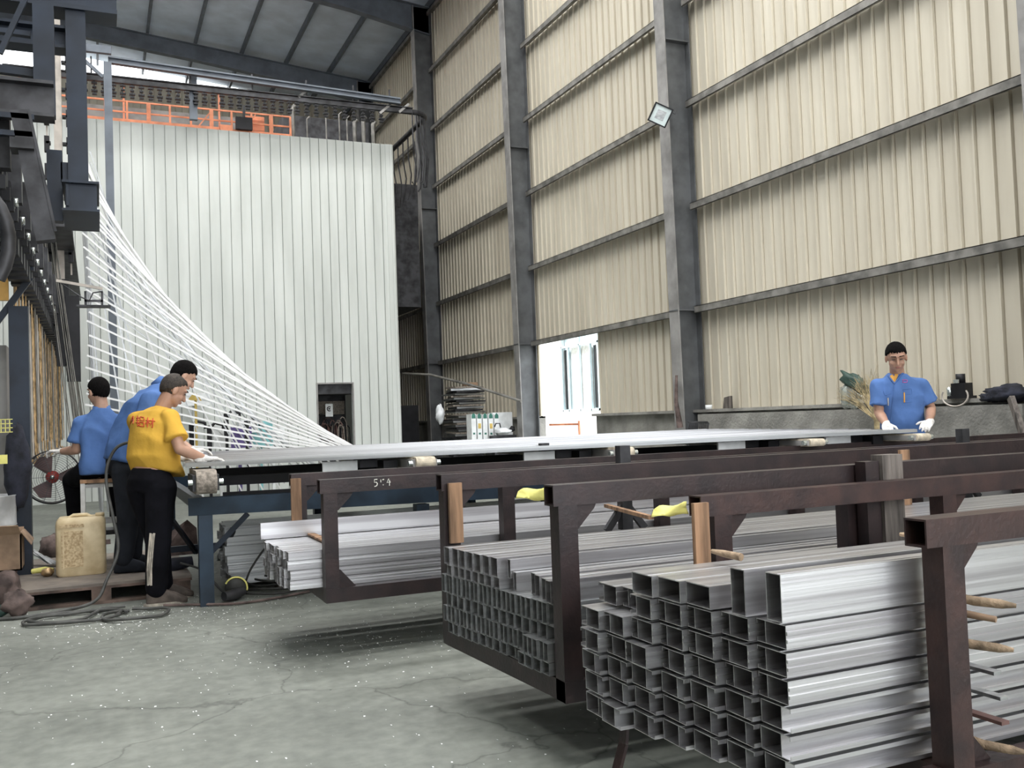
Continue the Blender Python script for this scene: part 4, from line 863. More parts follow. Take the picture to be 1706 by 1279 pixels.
# ledge of the right wall
p = atX(1422, 655, 8.55); s = MB(); s.blob(p+Vector((0, .05, -.03)), (.06, .17, .16), 10, .25); tag(s.build('foil_bag', 'silver'), 'crumpled silver bag on the ledge left of the twigs', 'bag')
s = MB(); s.blob(p+Vector((0, -.02, .13)), (.07, .24, .09), 10, .3, Matrix.Rotation(.5, 3, 'X')); tag(s.build('green_tarp', 'tealdark'), 'dark green tarp draped over the silver bag on the ledge', 'tarp')
b0 = atX(1462, 702, 8.25); s = MB()
for k in range(110):
    t = random.uniform(-1, 1); u = random.random(); top = atX(1455+62*t+(30 if t > 0 else 0), 612+60*abs(t)*.6+25*u, 8.35)
    m_ = b0.lerp(top, .5)+Vector((0, .06*random.uniform(-1, 1), .04)); s.tube([b0+Vector((0, .03*random.uniform(-1, 1), 0)), m_, top], [.005, .003, .0012], 4, False)
    for j in range(2): s.tube([m_.lerp(top, .3+.3*j), top+Vector((.0, random.uniform(-.12, .12), random.uniform(-.05, .1)))], [.002, .001], 3, False)
s.tube([b0+Vector((0, 0, -1.0)), b0+Vector((0, 0, .05))], .04, 8)
tag(s.build('twig_broom', 'straw'), 'tall bundle of dry twigs behind the man at the right', 'broom')
p = atX(1602, 664, 8.6); e = thing('small_pump', p, 'small dark pump with a pinkish hose loop on the ledge', 'pump')
s = MB(); s.box(p+Vector((-.08, -.13, 0)), p+Vector((.08, .12, .03))); s.box(p+Vector((-.06, -.10, .03)), p+Vector((.06, .08, .17))); s.lathe([(0, 0), (.05, 0), (.05, .1), (0, .1)], p+Vector((0, 0, .17)), 'Z', 12); s.build('body', 'black', e)
s = MB(); s.lathe([(0, 0), (.025, 0), (.03, .1), (0, .12)], p+Vector((-.05, .11, .02)), 'Z', 10); s.box(p+Vector((-.065, -.02, .17)), p+Vector((-.03, .04, .21))); s.build('fitting', 'silver', e)
s = MB(); s.tube([p+Vector((-.10, .17*math.cos(a)+.0, .03+.11*math.sin(a))) for a in [math.radians(t_) for t_ in range(150, 400, 14)]], .009, 6); s.build('hose', 'mast', e)
p = atX(1680, 655, 8.55); s = MB(); s.blob(p+Vector((0, 0, .0)), (.1, .27, .085), 10, .25); s.blob(p+Vector((0, .2, -.03)), (.07, .14, .05), 8, .3); tag(s.build('dark_jacket', 'cloth'), 'crumpled dark cloth on the ledge at the right edge', 'cloth')
a = atX(1684, 662, 8.4); c = atX(1705, 725, 8.3); s = MB(); s.beam(a, c, .05, .07); tag(s.build('timber_stake', 'greywood'), 'grey timber leaning against the concrete at the right edge', 'timber')
a = atX(1207, 682, 8.65); s = MB(); s.prism([a+Vector((0, -.14, 0)), a+Vector((0, .04, 0)), a+Vector((0, .0, .18)), a+Vector((0, -.14, .20))], (.05, 0, 0)); tag(s.build('wood_block', 'greywood'), 'small brown block standing on the ledge near the column', 'block')
a = atX(1181, 683, 8.63); s = MB(); s.lathe([(0, 0), (.05, 0), (.055, .08), (.05, .08), (.04, .01), (0, .01)], a, 'Z', 14); tag(s.build('paint_cup', 'cardw'), 'white cup on the ledge beside the column', 'cup')
s = MB()
for k in range(16): q = atX(1148+2.1*k, 712, 8.2); s.tube([q+Vector((0, 0, -.3)), q, q+Vector((0, -.03, .06)), q+Vector((0, .02, .09))], .008, 5)
tag(s.build('hook_bundle', 'dark'), 'bundle of dark wire hooks by the concrete wall beside the column', 'hooks')
a = atY(1127, 625, 12.25); c = atY(1133, 712, 12.25); s = MB(); s.tube([a, a.lerp(c, .5)+Vector((-.04, 0, 0)), c], [.02, .03, .05], 6); tag(s.build('frayed_rope', 'rag'), 'frayed rope hanging on the column right of the doorway', 'rope')
# floodlight
fcn = Vector((8.02, 12.15, 5.90)); e = thing('floodlight', fcn, 'square black floodlight with a pale face on the steel column', 'lamp')
fd = (Vector((2, 0, 1))-fcn).normalized(); fa = fd.cross(Vector((0, 0, 1))).normalized(); fb_ = fa.cross(fd).normalized()
Rr = Matrix.Rotation(math.radians(-26), 3, fd); fa = Rr @ fa; fb_ = Rr @ fb_
s = MB(); s.beam(fcn, fcn+fd*-.05, .30, .30, fb_)
for sg in (-1, 1): s.beam(fcn+fa*sg*.14+fb_*-.15, fcn+fa*sg*.14+fb_*.15, .02, .05, fd); s.beam(fcn+fb_*sg*.14-fa*.15, fcn+fb_*sg*.14+fa*.15, .02, .05, fd)
s.build('housing', 'black', e)
s = MB(); s.beam(fcn+fd*.008, fcn+fd*.001, .26, .26, fb_); s.build('glass_face', 'lampglass', e)
s = MB(); s.beam(fcn+fd*.012, fcn+fd*.009, .14, .14, fb_); s.build('led_panel', 'alud', e)
s = MB(); s.tube([fcn-fd*.05, fcn+Vector((.15, .08, .12)), fcn+Vector((.33, .2, .1))], .012, 6); s.tube([fcn+Vector((.1, 0, .1)), fcn+Vector((.2, -.1, .0)), fcn+Vector((.3, .0, .15))], .005, 4); s.build('bracket', 'dark', e)

# ================================================================= PEOPLE
M['skin'] = mat('warm_skin', (.50, .30, .215), .5, 0, .06, 10)
M['skint'] = mat('tanned_skin', (.42, .24, .165), .5, 0, .06, 10)
M['shirtblue'] = mat('blue_work_shirt', (.088, .172, .40), .8, 0, .08, 5, .35, 9)
M['shirtyellow'] = mat('yellow_t_shirt', (.66, .385, .06), .85, 0, .07, 4, .35, 9)
M['trousers'] = mat('black_trousers', (.006, .006, .009), .95, 0, .2, 6, .4, 10)
M['trousersgrey'] = mat('charcoal_trousers', (.022, .025, .032), .95, 0, .15, 6, .4, 10)
M['hair'] = mat('black_hair', (.005, .004, .004), .95, 0, .3, 60, .6, 150)
M['hairthin'] = mat('cropped_greying_hair', (.04, .03, .023), .7, 0, .25, 50, .4, 150)
M['glove'] = mat('white_cotton_glove', (.74, .71, .68), .9, 0, .06, 30, .4, 90)
M['shoe'] = mat('brown_dusty_shoe', (.12, .095, .08), .8, 0, .2, 12, .2, 30)
M['stripe'] = mat('pale_side_stripe', (.50, .45, .38), .8, 0, .25, 12)
M['print'] = mat('red_print', (.50, .06, .02), .7)
M['lips'] = mat('lip_skin', (.36, .15, .12), .5)
M['eye'] = mat('dark_eye', (.01, .008, .008), .25)
M['orangeshirt'] = mat('orange_undershirt', (.75, .38, .08), .8)
M['badge'] = mat('pink_badge', (.45, .10, .35), .6)
for k_ in ('trousers', 'trousersgrey', 'hair', 'shirtblue', 'shirtyellow'): M[k_].node_tree.nodes['Principled BSDF'].inputs['Specular IOR Level'].default_value = .15
V = Vector
from mathutils import noise
def limb(mb, p0, p1, r0, r1, n=12, sq=1., side=None):
    """closed tapered capsule"""
    p0, p1 = V(p0), V(p1); d = (p1-p0); L = d.length; d.normalize()
    a = V(side)-d*V(side).dot(d) if side is not None else (d.cross(V((0, 0, 1))) if abs(d.z) < .95 else d.cross(V((0, 1, 0)))); a.normalize(); b = d.cross(a)
    rings = []
    for k in range(4): t = math.pi/2*(k/4); rings.append((p0-d*r0*math.cos(t), r0*math.sin(t)))
    for k in range(5): t = k/4; rings.append((p0.lerp(p1, t), r0+(r1-r0)*t))
    for k in range(1, 5): t = math.pi/2*(k/4); rings.append((p1+d*r1*math.sin(t), r1*math.cos(t)))
    vs = []; fs = []
    for c, r in rings:
        r = max(r, .0004)
        for k in range(n): an = 2*math.pi*k/n; vs.append(c+a*math.cos(an)*r+b*math.sin(an)*r*sq)
    for i in range(len(rings)-1):
        for k in range(n): fs.append((i*n+k, i*n+(k+1) % n, (i+1)*n+(k+1) % n, (i+1)*n+k))
    fs.append(tuple(range(n))[::-1]); fs.append(tuple(range((len(rings)-1)*n, len(rings)*n)))
    mb.add(vs, fs, True)
def loft(mb, rings, n=24, pw=2.4):
    """rings: (centre, half-width vector, half-depth vector)"""
    vs = []; fs = []
    def se(an, p): c, s_ = math.cos(an), math.sin(an); return math.copysign(abs(c)**(2/p), c), math.copysign(abs(s_)**(2/p), s_)
    c0, a0, b0 = rings[0]; c1, a1, b1 = rings[-1]
    R = [(V(c), V(a), V(b)) for c, a, b in rings]
    for c, a, b in R:
        for k in range(n): x, y = se(2*math.pi*k/n, pw); vs.append(c+a*x+b*y)
    for i in range(len(R)-1):
        for k in range(n): fs.append((i*n+k, i*n+(k+1) % n, (i+1)*n+(k+1) % n, (i+1)*n+k))
    fs.append(tuple(range(n))[::-1]); fs.append(tuple(range((len(R)-1)*n, len(R)*n))); mb.add(vs, fs, True)
def fuse(mb, name, m, parent, voxel=.008, it=6, wr=0., seed=0, fac=.5):
    """melt overlapping closed shapes into one continuous smooth surface"""
    o = mb.build(name, m, parent); src = o.data
    r = o.modifiers.new('r', 'REMESH'); r.mode = 'VOXEL'; r.voxel_size = voxel; r.use_smooth_shade = True
    sm = o.modifiers.new('s', 'SMOOTH'); sm.iterations = it; sm.factor = fac
    bpy.context.view_layer.update()
    dg = bpy.context.evaluated_depsgraph_get(); me = bpy.data.meshes.new_from_object(o.evaluated_get(dg))
    o.modifiers.clear(); o.data = me; me.name = name; bpy.data.meshes.remove(src)
    if not me.materials: me.materials.append(M[m])
    if wr:
        for v in me.vertices:
            c = v.co; q = V((c.x*6+seed+c.z*2.5, c.y*6, c.z*3.2-c.x*2)); f = 1-3.2*abs(noise.noise(q))+.5*noise.noise(q*2.7)
            v.co += v.normal*f*wr
    me.polygons.foreach_set('use_smooth', [True]*len(me.polygons)); return o
def hand(mb, w, d, nrm, thumb_side, s=1., curl=.5):
    """w wrist, d finger direction, nrm back of the hand, thumb_side unit vector towards the thumb"""
    w, d, nrm = V(w), V(d).normalized(), V(nrm); nrm = (nrm-d*nrm.dot(d)).normalized(); t = d.cross(nrm)
    if t.dot(V(thumb_side)) < 0: t = -t
    pl = .085*s
    loft(mb, [(w-d*.02*s, t*.026*s, nrm*.020*s), (w+d*.03*s, t*.038*s, nrm*.017*s), (w+d*pl, t*.042*s, nrm*.013*s)], 14)
    for i, (off, L) in enumerate(((.031, .070), (.010, .080), (-.011, .074), (-.031, .058))):
        b = w+d*pl*.95+t*off*s; c = curl*(1+.12*i)
        d1 = (d*math.cos(c*.5)-nrm*math.sin(c*.5)).normalized(); d2 = (d*math.cos(c*1.3)-nrm*math.sin(c*1.3)).normalized(); d3 = (d*math.cos(c*2)-nrm*math.sin(c*2)).normalized()
        p1 = b+d1*L*.45*s; p2 = p1+d2*L*.32*s; p3 = p2+d3*L*.23*s
        limb(mb, b-d*.012*s, p1, .0098*s, .009*s, 8); limb(mb, p1, p2, .009*s, .0082*s, 8); limb(mb, p2, p3, .0082*s, .0068*s, 8)
    b = w+d*.02*s+t*.026*s; p1 = b+(d*.6+t*.75-nrm*.25).normalized()*.042*s; p2 = p1+(d*.9+t*.35-nrm*.3).normalized()*.034*s
    limb(mb, b, p1, .014*s, .011*s, 8); limb(mb, p1, p2, .011*s, .008*s, 8)
def head_parts(c, f, upv, s):
    f = V(f).normalized(); u = (V(upv)-f*V(upv).dot(f)).normalized(); r = f.cross(u)
    R = Matrix((r, f, u)).transposed(); return R, (lambda x, y, z: V(c)+R @ V((x, y, z))*s)
def person(name, loc, label, J, cols, s=1.04, gloves=(True, True), hair='full', legs=True):
    e = thing(name, loc, label, 'person')
    f = V(J['face']).normalized(); R, H = head_parts(J['head'], f, J.get('hup', (0, 0, 1)), s)
    body = MB(); sd = V(J['side']).normalized()     # side: unit vector towards the person's right
    # head
    body.blob(H(0, -.012, .030), (.076*s, .094*s, .088*s), 12, 0, R); body.blob(H(0, .022, -.038), (.063*s, .066*s, .070*s), 10, 0, R)
    body.blob(H(0, .058, -.086), (.027*s, .022*s, .020*s), 8, 0, R); limb(body, H(0, .080, .018), H(0, .104, -.026), .009*s, .0135*s, 8)
    for sx in (-1, 1):
        body.blob(H(sx*.079, -.008, -.008), (.011*s, .021*s, .033*s), 8, 0, R); body.blob(H(sx*.034, .062, -.026), (.024*s, .022*s, .024*s), 8, 0, R)
        limb(body, H(sx*.015, .086, .036), H(sx*.05, .068, .036), .009*s, .008*s, 8)
    limb(body, H(-.016, .082, -.055), H(.016, .082, -.055), .009*s, .009*s, 8)
    limb(body, J['neck'], H(0, -.02, -.03), .060*s, .054*s, 14)
    # trunk under the clothes
    ch, pe = V(J['chest']), V(J['pelvis']); tdir = (V(J['neck'])-pe).normalized(); dep = sd.cross(tdir).normalized()
    loft(body, [(pe, sd*.145*s, dep*.10*s), (pe.lerp(ch, .5), sd*.13*s, dep*.09*s), (ch, sd*.155*s, dep*.105*s), (V(J['neck'])-tdir*.05*s, sd*.12*s, dep*.07*s), (V(J['neck']), sd*.05*s, dep*.05*s)], 20)
    gl = [MB(), MB()]
    for i, k in enumerate(('r', 'l')):
        sh_, el, wr_ = V(J['sh_'+k]), V(J['el_'+k]), V(J['wr_'+k])
        limb(body, sh_, el, .052*s, .040*s, 14); limb(body, el, el.lerp(wr_, .35), .040*s, .042*s, 14); limb(body, el.lerp(wr_, .35), wr_, .042*s, .027*s, 14)
        hd = J.get('hd_'+k, wr_-el); args = (wr_, hd, J.get('hn_'+k, (0, 0, 1)), J.get('ht_'+k, (0, 1, 0)), 1.08*s, J.get('curl_'+k, .5))
        if gloves[i]:
            hand(gl[i], *args); limb(gl[i], wr_-V(hd).normalized()*.05, wr_, .033*s, .031*s, 12)
        else: hand(body, *args)
        if legs:
            hp, kn, an = V(J['hip_'+k]), V(J['kn_'+k]), V(J['an_'+k]); limb(body, hp, kn, .080*s, .052*s, 12); limb(body, kn, an, .052*s, .034*s, 12)
            limb(body, an, an+V(J['toe_'+k]).normalized()*.05-V((0, 0, .03)), .034*s, .024*s, 10)
    fuse(body, 'body', cols['skin'], e, .0065, 3, fac=.4)
    for i in range(2):
        if gloves[i]: fuse(gl[i], 'glove', 'glove', e, .0045, 2, fac=.4)
    # face details
    ey = MB()
    for sx in (-1, 1): ey.blob(H(sx*.031, .0815, .012), (.0135*s, .006*s, .0038*s), 8, 0, R)
    ey.build('eyes', 'eye', e)
    eb = MB()
    for sx in (-1, 1): limb(eb, H(sx*.015, .0945, .041), H(sx*.050, .076, .040), .0045*s, .003*s, 8)
    eb.build('eyebrows', 'hair', e)
    lp = MB(); lp.blob(H(0, .0895, -.052), (.021*s, .006*s, .004*s), 8, 0, R); lp.blob(H(0, .0885, -.060), (.018*s, .006*s, .0045*s), 8, 0, R); lp.build('lips', 'lips', e)
    # hair : cap that dips inside the skull at the face
    hb = MB(); n = 30; vs = []; fs = []
    for i in range(n+1):
        th = math.pi*i/n
        for k in range(2*n):
            ph = math.pi*k/n; x, y, z = math.sin(th)*math.cos(ph), math.sin(th)*math.sin(ph), math.cos(th)
            yy_ = y+.05*math.sin(9*ph)
            line = .40 if yy_ > .62 else (.40-(.62-yy_)*1.15 if yy_ > .1 else -.20-(.1-yy_)*.75)
            if hair == 'thin': line += .10
            line += .05*math.sin(19*ph)+.03*math.sin(31*ph)
            t = min(1, max(0, (z-line+.06)/.09)); k_ = (.86+.14*t)
            if hair != 'full': k_ *= .975; 
            if hair == 'thin' and z > .78 and y > -.1: k_ *= .93
            k_ *= 1+.022*math.sin(23*ph+9*th)*math.sin(17*th)*(hair == 'full')
            vs.append(H(x*.085*k_, -.014+y*.103*k_, (.034+z*.100*k_) if z > 0 else (.034+z*.128*k_)))
    for i in range(n):
        for k in range(2*n): fs.append((i*2*n+k, (i+1)*2*n+k, (i+1)*2*n+(k+1) % (2*n), i*2*n+(k+1) % (2*n)))
    hb.add(vs, fs, True); hb.build('hair', 'hairthin' if hair == 'thin' else 'hair', e)
    # shirt
    sb = MB(); rings = [(V(c), sd*w*s, dep*d_*s) for c, w, d_ in J['shirt']]; loft(sb, rings, 28, 2.3)
    for k in ('r', 'l'):
        sh_, el = V(J['sh_'+k]), V(J['el_'+k]); fr = J.get('sleeve', .72)
        limb(sb, V(J['neck']).lerp(sh_, .45)-tdir*.03, sh_, .056*s, .066*s, 14); 
        e0, e1 = sh_, sh_.lerp(el, fr); ax = (e1-e0).normalized(); q = ax.cross(V((0, 1, .2))).normalized(); q2 = ax.cross(q)
        loft(sb, [(e0-ax*.03, q*.062*s, q2*.062*s), (e0, q*.068*s, q2*.068*s), (e0.lerp(e1, .6), q*.074*s, q2*.070*s), (e1, q*.088*s, q2*.074*s)], 16, 2)
    shirt = fuse(sb, 'shirt', cols['shirt'], e, .010, 3, .0075, len(label), fac=.5)
    # trousers and shoes
    if legs:
        tb = MB(); loft(tb, [(pe+tdir*.06, sd*.150*s, dep*.115*s), (pe-V((0, 0, .04)), sd*.175*s, dep*.135*s), ((V(J['hip_r'])+V(J['hip_l']))/2-V((0, 0, .06)), sd*.17*s, dep*.125*s)], 20, 2.2)
        for k in ('r', 'l'):
            hp, kn, an = V(J['hip_'+k]), V(J['kn_'+k]), V(J['an_'+k]); w = J.get('legw', 1.)
            limb(tb, hp, kn, .105*s*w, .082*s*w, 16); limb(tb, kn, an+(kn-an).normalized()*.03, .082*s*w, .068*s*w, 16)
        fuse(tb, 'trousers', cols['trousers'], e, .011, 5, .004, 3)
        for k in ('r', 'l'):
            an, td = V(J['an_'+k]), V(J['toe_'+k]).normalized(); zb = J['ground']; sn = td.cross(V((0, 0, 1))); so = MB()
            hb0 = V((an.x, an.y, zb))
            loft(so, [(hb0-td*.07+V((0, 0, .05)), sn*.030, V((0, 0, .045))), (hb0-td*.03+V((0, 0, .052)), sn*.042, V((0, 0, .052))), (hb0+td*.06+V((0, 0, .060)), sn*.045, V((0, 0, .060))), (hb0+td*.14+V((0, 0, .044)), sn*.052, V((0, 0, .044))), (hb0+td*.20+V((0, 0, .026)), sn*.040, V((0, 0, .026))), (hb0+td*.225+V((0, 0, .022)), sn*.02, V((0, 0, .02)))], 18, 2.6)
            shoe = fuse(so, 'shoe', cols['shoe'], e, .007, 3)
            if cols['shoe'] == 'shoe':
                sl = MB(); n_ = 12; sl.prism([hb0+td*(.065+.155*math.cos(a))+sn*.053*math.sin(a)+V((0, 0, .001)) for a in [2*math.pi*q_/20 for q_ in range(20)]], (0, 0, .02)); q_ = sl.build('sole', 'stripe', shoe, origin=ORG[e.name])
    return e, shirt, H
def on_surface(o, pts, off=.004, r=.0035, name='print', m='print', parent=None, n=5):
    """lay strokes on the surface of a garment, found by casting rays from the front"""
    from mathutils.bvhtree import BVHTree
    org = ORG[o.name] if o.parent is None else ORG[o.parent.name]
    me = o.data; bv = BVHTree.FromPolygons([v.co for v in me.vertices], [p.vertices for p in me.polygons]); s_ = MB(); c0 = V((0, 0, CH))-org
    for seg in pts:
        P = []
        for (x0, y0), (x1, y1) in zip(seg, seg[1:]):
            k_ = max(1, int(math.hypot(x1-x0, y1-y0)/3))
            for j in range(k_): P.append((x0+(x1-x0)*j/k_, y0+(y1-y0)*j/k_))
        P.append(seg[-1]); W_ = []
        for x, y in P:
            d = ray(x, y).normalized(); h = bv.ray_cast(c0, d)
            if h[0] is not None: W_.append(h[0]+h[1]*off+org)
        if len(W_) > 1: s_.tube(W_, r, n)
    if s_.v: return s_.build(name, m, parent or o.parent)

# --- man in the yellow shirt, bending over the left end of the table
fw_ = V((.75, .66, 0)).normalized(); rs = V((.66, -.75, 0)).normalized(); c0 = V((.40, 7.72, 0))
def Lc(c, a, b, z): return V((c.x, c.y, 0))+fw_*a+rs*b+V((0, 0, z))
J = dict(face=(.86, .18, -.52), side=rs, head=(.545, 7.80, 1.615), neck=(.455, 7.80, 1.475), chest=Lc(c0, .01, 0, 1.30), pelvis=Lc(c0, -.06, 0, .95),
         sh_r=(.50, 7.60, 1.405), el_r=(.555, 7.47, 1.165), wr_r=(.735, 7.50, 1.085), hd_r=(1, .1, -.05), hn_r=(0, 0, 1), ht_r=(0, 1, 0), curl_r=.45,
         sh_l=(.27, 7.94, 1.395), el_l=(.42, 8.12, 1.16), wr_l=(.63, 8.02, 1.085), hd_l=(1, -.1, -.05), ht_l=(0, -1, 0),
         hip_r=Lc(c0, -.05, .095, .88), kn_r=(.40, 7.60, .50), an_r=(.375, 7.61, .10), toe_r=(1, .05, 0),
         hip_l=Lc(c0, -.05, -.095, .88), kn_l=(.40, 7.86, .50), an_l=(.44, 7.84, .10), toe_l=(1, .1, 0), ground=0, legw=1.08, sleeve=.70,
         shirt=[(Lc(c0, .02, 0, .985), .205, .155), (Lc(c0, -.02, 0, 1.08), .20, .155), (Lc(c0, -.01, 0, 1.22), .195, .150), (Lc(c0, .01, 0, 1.34), .195, .14), (Lc(c0, .05, 0, 1.43), .16, .105), (V((.455, 7.80, 1.485)), .075, .07)])
e1, sh1, H1 = person('person', (.4, 7.72, 0), 'man in a yellow T-shirt with red print and black trousers, bending over the table end', J, dict(skin='skint', shirt='shirtyellow', trousers='trousers', shoe='shoe'), 1.04, (True, True), 'thin')
def zc(L): return [[(100+x/4.918, 560+y/4.918) for x, y in q] for q in L]
glyphs = zc([[(600, 655), (585, 690), (578, 720)], [(600, 655), (605, 690), (600, 718)], [(585, 690), (603, 690)],
   [(640, 655), (628, 678)], [(632, 670), (652, 672)], [(628, 690), (650, 692)], [(624, 708), (650, 710)], [(640, 672), (638, 738)], [(638, 738), (652, 728)],
   [(660, 662), (660, 690), (690, 694), (690, 666), (660, 662)], [(656, 704), (654, 738), (688, 742), (690, 708), (656, 704)],
   [(704, 690), (738, 694)], [(722, 668), (718, 745)], [(720, 696), (703, 722)], [(722, 696), (736, 716)], [(740, 692), (780, 698)], [(764, 674), (760, 748), (750, 742)], [(762, 698), (740, 732)]])
on_surface(sh1, glyphs, .003, .0042, 'red_lettering', 'print', e1)
tr = [c for c in e1.children if c.name.startswith('trousers')][0]
on_surface(tr, [[(251, 888), (248, 920), (246, 950), (247, 975)]], .001, .0085, 'side_stripe', 'stripe', e1, 6)
on_surface(tr, [[(254, 889), (251, 920), (249, 950), (249.5, 974)]], .0008, .007, 'side_stripe', 'stripe', e1, 6)
on_surface(tr, [[(257, 888), (254, 920), (252, 950), (252, 975)]], .001, .0085, 'side_stripe', 'stripe', e1, 6)

# --- taller man in blue behind him
fw_ = V((.93, .36, 0)).normalized(); rs = V((.36, -.93, 0)).normalized(); c0 = V((.22, 8.5, 0))
J = dict(face=(.80, .12, -.60), side=rs, head=(.675, 8.50, 1.765), neck=(.525, 8.50, 1.665), chest=(.34, 8.5, 1.50), pelvis=(.19, 8.5, 1.06),
         sh_r=(.395, 8.31, 1.575), el_r=(.34, 8.24, 1.30), wr_r=(.55, 8.22, 1.12), hd_r=(1, 0, -.1), sh_l=(.47, 8.69, 1.575), el_l=(.55, 8.74, 1.30), wr_l=(.74, 8.6, 1.13), hd_l=(1, -.1, 0), ht_l=(0, -1, 0),
         hip_r=(.20, 8.40, .98), kn_r=(.215, 8.38, .60), an_r=(.165, 8.40, .25), toe_r=(1, -.1, 0), hip_l=(.20, 8.60, .98), kn_l=(.26, 8.62, .60), an_l=(.25, 8.62, .25), toe_l=(1, .1, 0), ground=.156, legw=1.02, sleeve=.62,
         shirt=[(V((.19, 8.5, 1.03)), .20, .155), (V((.20, 8.5, 1.13)), .195, .15), (V((.27, 8.5, 1.32)), .19, .145), (V((.345, 8.5, 1.49)), .195, .135), (V((.43, 8.5, 1.60)), .16, .10), (V((.535, 8.5, 1.685)), .075, .07)])
e2, sh2, H2 = person('person', (.2, 8.5, .156), 'tall man in a blue work shirt and charcoal trousers leaning over behind the yellow-shirted man', J, dict(skin='skin', shirt='shirtblue', trousers='trousersgrey', shoe='trousersgrey'), 1.06, (True, True))
s = MB(); loft(s, [(V((.475, 8.5, 1.66)), rs*.088, V((.05, 0, -.06))), (V((.535, 8.5, 1.72)), rs*.080, V((.045, 0, -.055)))], 20, 2); s.build('collar', 'shirtblue', e2)

# --- seated man in blue, back to the camera
rs = V((.97, .1, 0)).normalized(); c0 = V((0, 8.95, 0))
J = dict(face=(-.55, .80, -.15), side=rs, head=(.005, 8.97, 1.665), neck=(.03, 8.95, 1.50), chest=(.02, 8.95, 1.33), pelvis=(.02, 8.93, 1.01),
         sh_l=(-.145, 8.96, 1.40), el_l=(-.175, 9.0, 1.17), wr_l=(-.30, 9.15, 1.16), hd_l=(-.8, .5, .05), hn_l=(0, 0, 1), ht_l=(.3, .9, 0), curl_l=.7,
         sh_r=(.20, 8.98, 1.40), el_r=(.22, 9.08, 1.16), wr_r=(.05, 9.30, 1.12), hd_r=(-.7, .5, 0), ht_r=(0, 1, .3),
         hip_r=(.09, 9.0, .99), kn_r=(.14, 9.36, .93), an_r=(.15, 9.30, .52), toe_r=(.1, 1, 0), hip_l=(-.08, 9.0, .99), kn_l=(-.22, 9.30, .90), an_l=(-.19, 9.28, .52), toe_l=(-.2, 1, 0), ground=.44, legw=1.0, sleeve=.70,
         shirt=[(V((.02, 8.92, .955)), .175, .13), (V((.02, 8.93, 1.04)), .175, .135), (V((.02, 8.94, 1.2)), .168, .13), (V((.02, 8.95, 1.34)), .170, .12), (V((.025, 8.95, 1.44)), .14, .09), (V((.03, 8.95, 1.52)), .065, .06)])
e3, sh3, H3 = person('person', (0, 8.95, .44), 'seated man in a blue work shirt with his back turned, reaching for the golden hooks', J, dict(skin='skin', shirt='shirtblue', trousers='trousers', shoe='trousers'), 1.0, (True, True))
s = MB(); loft(s, [(V((.03, 8.95, 1.49)), rs*.078, V((0, .062, 0))), (V((.03, 8.955, 1.545)), rs*.070, V((0, .058, .01)))], 20, 2); s.build('collar', 'shirtblue', e3)
s = MB(); s.box((-.3, 9.2, .40), (.25, 9.5, .44)); s.box((-.28, 9.25, .156), (-.22, 9.45, .40)); s.box((.17, 9.25, .156), (.23, 9.45, .40)); tag(s.build('foot_step', 'dark'), 'low dark step under the feet of the seated man', 'step')

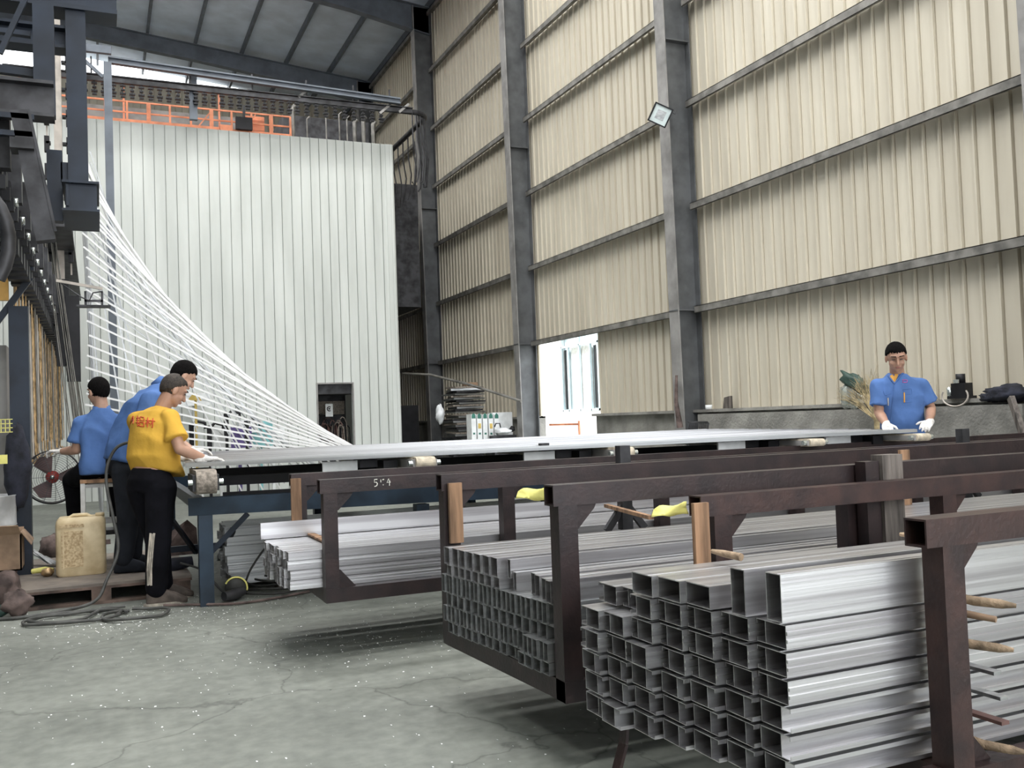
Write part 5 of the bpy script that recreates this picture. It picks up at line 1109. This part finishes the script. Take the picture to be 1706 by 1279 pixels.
# --- man at the right, behind the ends of the bars
fw_ = V((-.42, -.90, 0)).normalized(); rs = V((-.90, .42, 0)).normalized(); c0 = V((6.62, 6.35, 0))
J = dict(face=(-.56, -.72, -.36), side=rs, head=(6.505, 6.27, 1.722), hup=(-.12, -.1, 1), neck=(6.57, 6.33, 1.575), chest=(6.61, 6.35, 1.38), pelvis=(6.66, 6.38, .98),
         sh_r=(6.425, 6.42, 1.475), el_r=(6.40, 6.40, 1.24), wr_r=(6.30, 6.22, 1.135), hd_r=(-.6, -.7, -.25), hn_r=(-.3, -.3, .9), ht_r=(.7, -.7, 0),
         sh_l=(6.765, 6.26, 1.475), el_l=(6.86, 6.24, 1.26), wr_l=(6.62, 6.05, 1.14), hd_l=(-.85, -.5, -.15), hn_l=(0, -.35, .9), ht_l=(-.3, .6, -.3), curl_l=.5,
         hip_r=(6.57, 6.42, .92), kn_r=(6.56, 6.40, .50), an_r=(6.56, 6.42, .10), toe_r=(-.4, -.9, 0), hip_l=(6.75, 6.34, .92), kn_l=(6.74, 6.30, .50), an_l=(6.76, 6.32, .10), toe_l=(-.3, -.9, 0), ground=0, sleeve=.74,
         shirt=[(V((6.66, 6.38, .90)), .185, .135), (V((6.65, 6.375, 1.04)), .178, .13), (V((6.63, 6.365, 1.22)), .178, .128), (V((6.61, 6.35, 1.39)), .198, .125), (V((6.59, 6.34, 1.51)), .165, .095), (V((6.57, 6.33, 1.585)), .07, .068)])
e4, sh4, H4 = person('person', (6.65, 6.37, 0), 'young man in a blue work shirt and white gloves standing at the right table end', J, dict(skin='skint', shirt='shirtblue', trousers='trousersgrey', shoe='trousersgrey'), 1.06, (True, True))
def z8(L): return [[(1280+x/3.998, 540+y/3.998) for x, y in q] for q in L]
on_surface(sh4, z8([[(815, 345), (838, 385), (858, 335)], [(822, 340), (838, 372), (850, 335)], [(830, 350), (845, 355)]]), .001, .011, 'undershirt', 'orangeshirt', e4, 6)
on_surface(sh4, z8([[(800, 345), (838, 395)], [(838, 395), (885, 335)], [(885, 335), (912, 325), (905, 292)]]), .004, .008, 'collar', 'shirtblue', e4, 6)
on_surface(sh4, z8([[(838, 395), (828, 500), (815, 660)]]), .002, .003, 'button_placket', 'shirtblue', e4)
on_surface(sh4, z8([[(765, 445), (775, 475), (818, 462), (818, 438)]]), .001, .0025, 'pocket', 'shirtblue', e4)
on_surface(sh4, z8([[(898, 435), (908, 470), (958, 460), (952, 428), (898, 435), (905, 520), (955, 515)]]), .001, .0025, 'pocket', 'shirtblue', e4)
on_surface(sh4, z8([[(904, 455), (906, 520)]]), .003, .007, 'pocket_tab', 'orangeshirt', e4); on_surface(sh4, z8([[(798, 490), (799, 540)]]), .003, .005, 'pocket_tab', 'stripe', e4)
on_surface(sh4, z8([[(893, 370), (925, 372), (922, 388), (895, 388), (898, 372)]]), .002, .004, 'chest_badge', 'badge', e4)
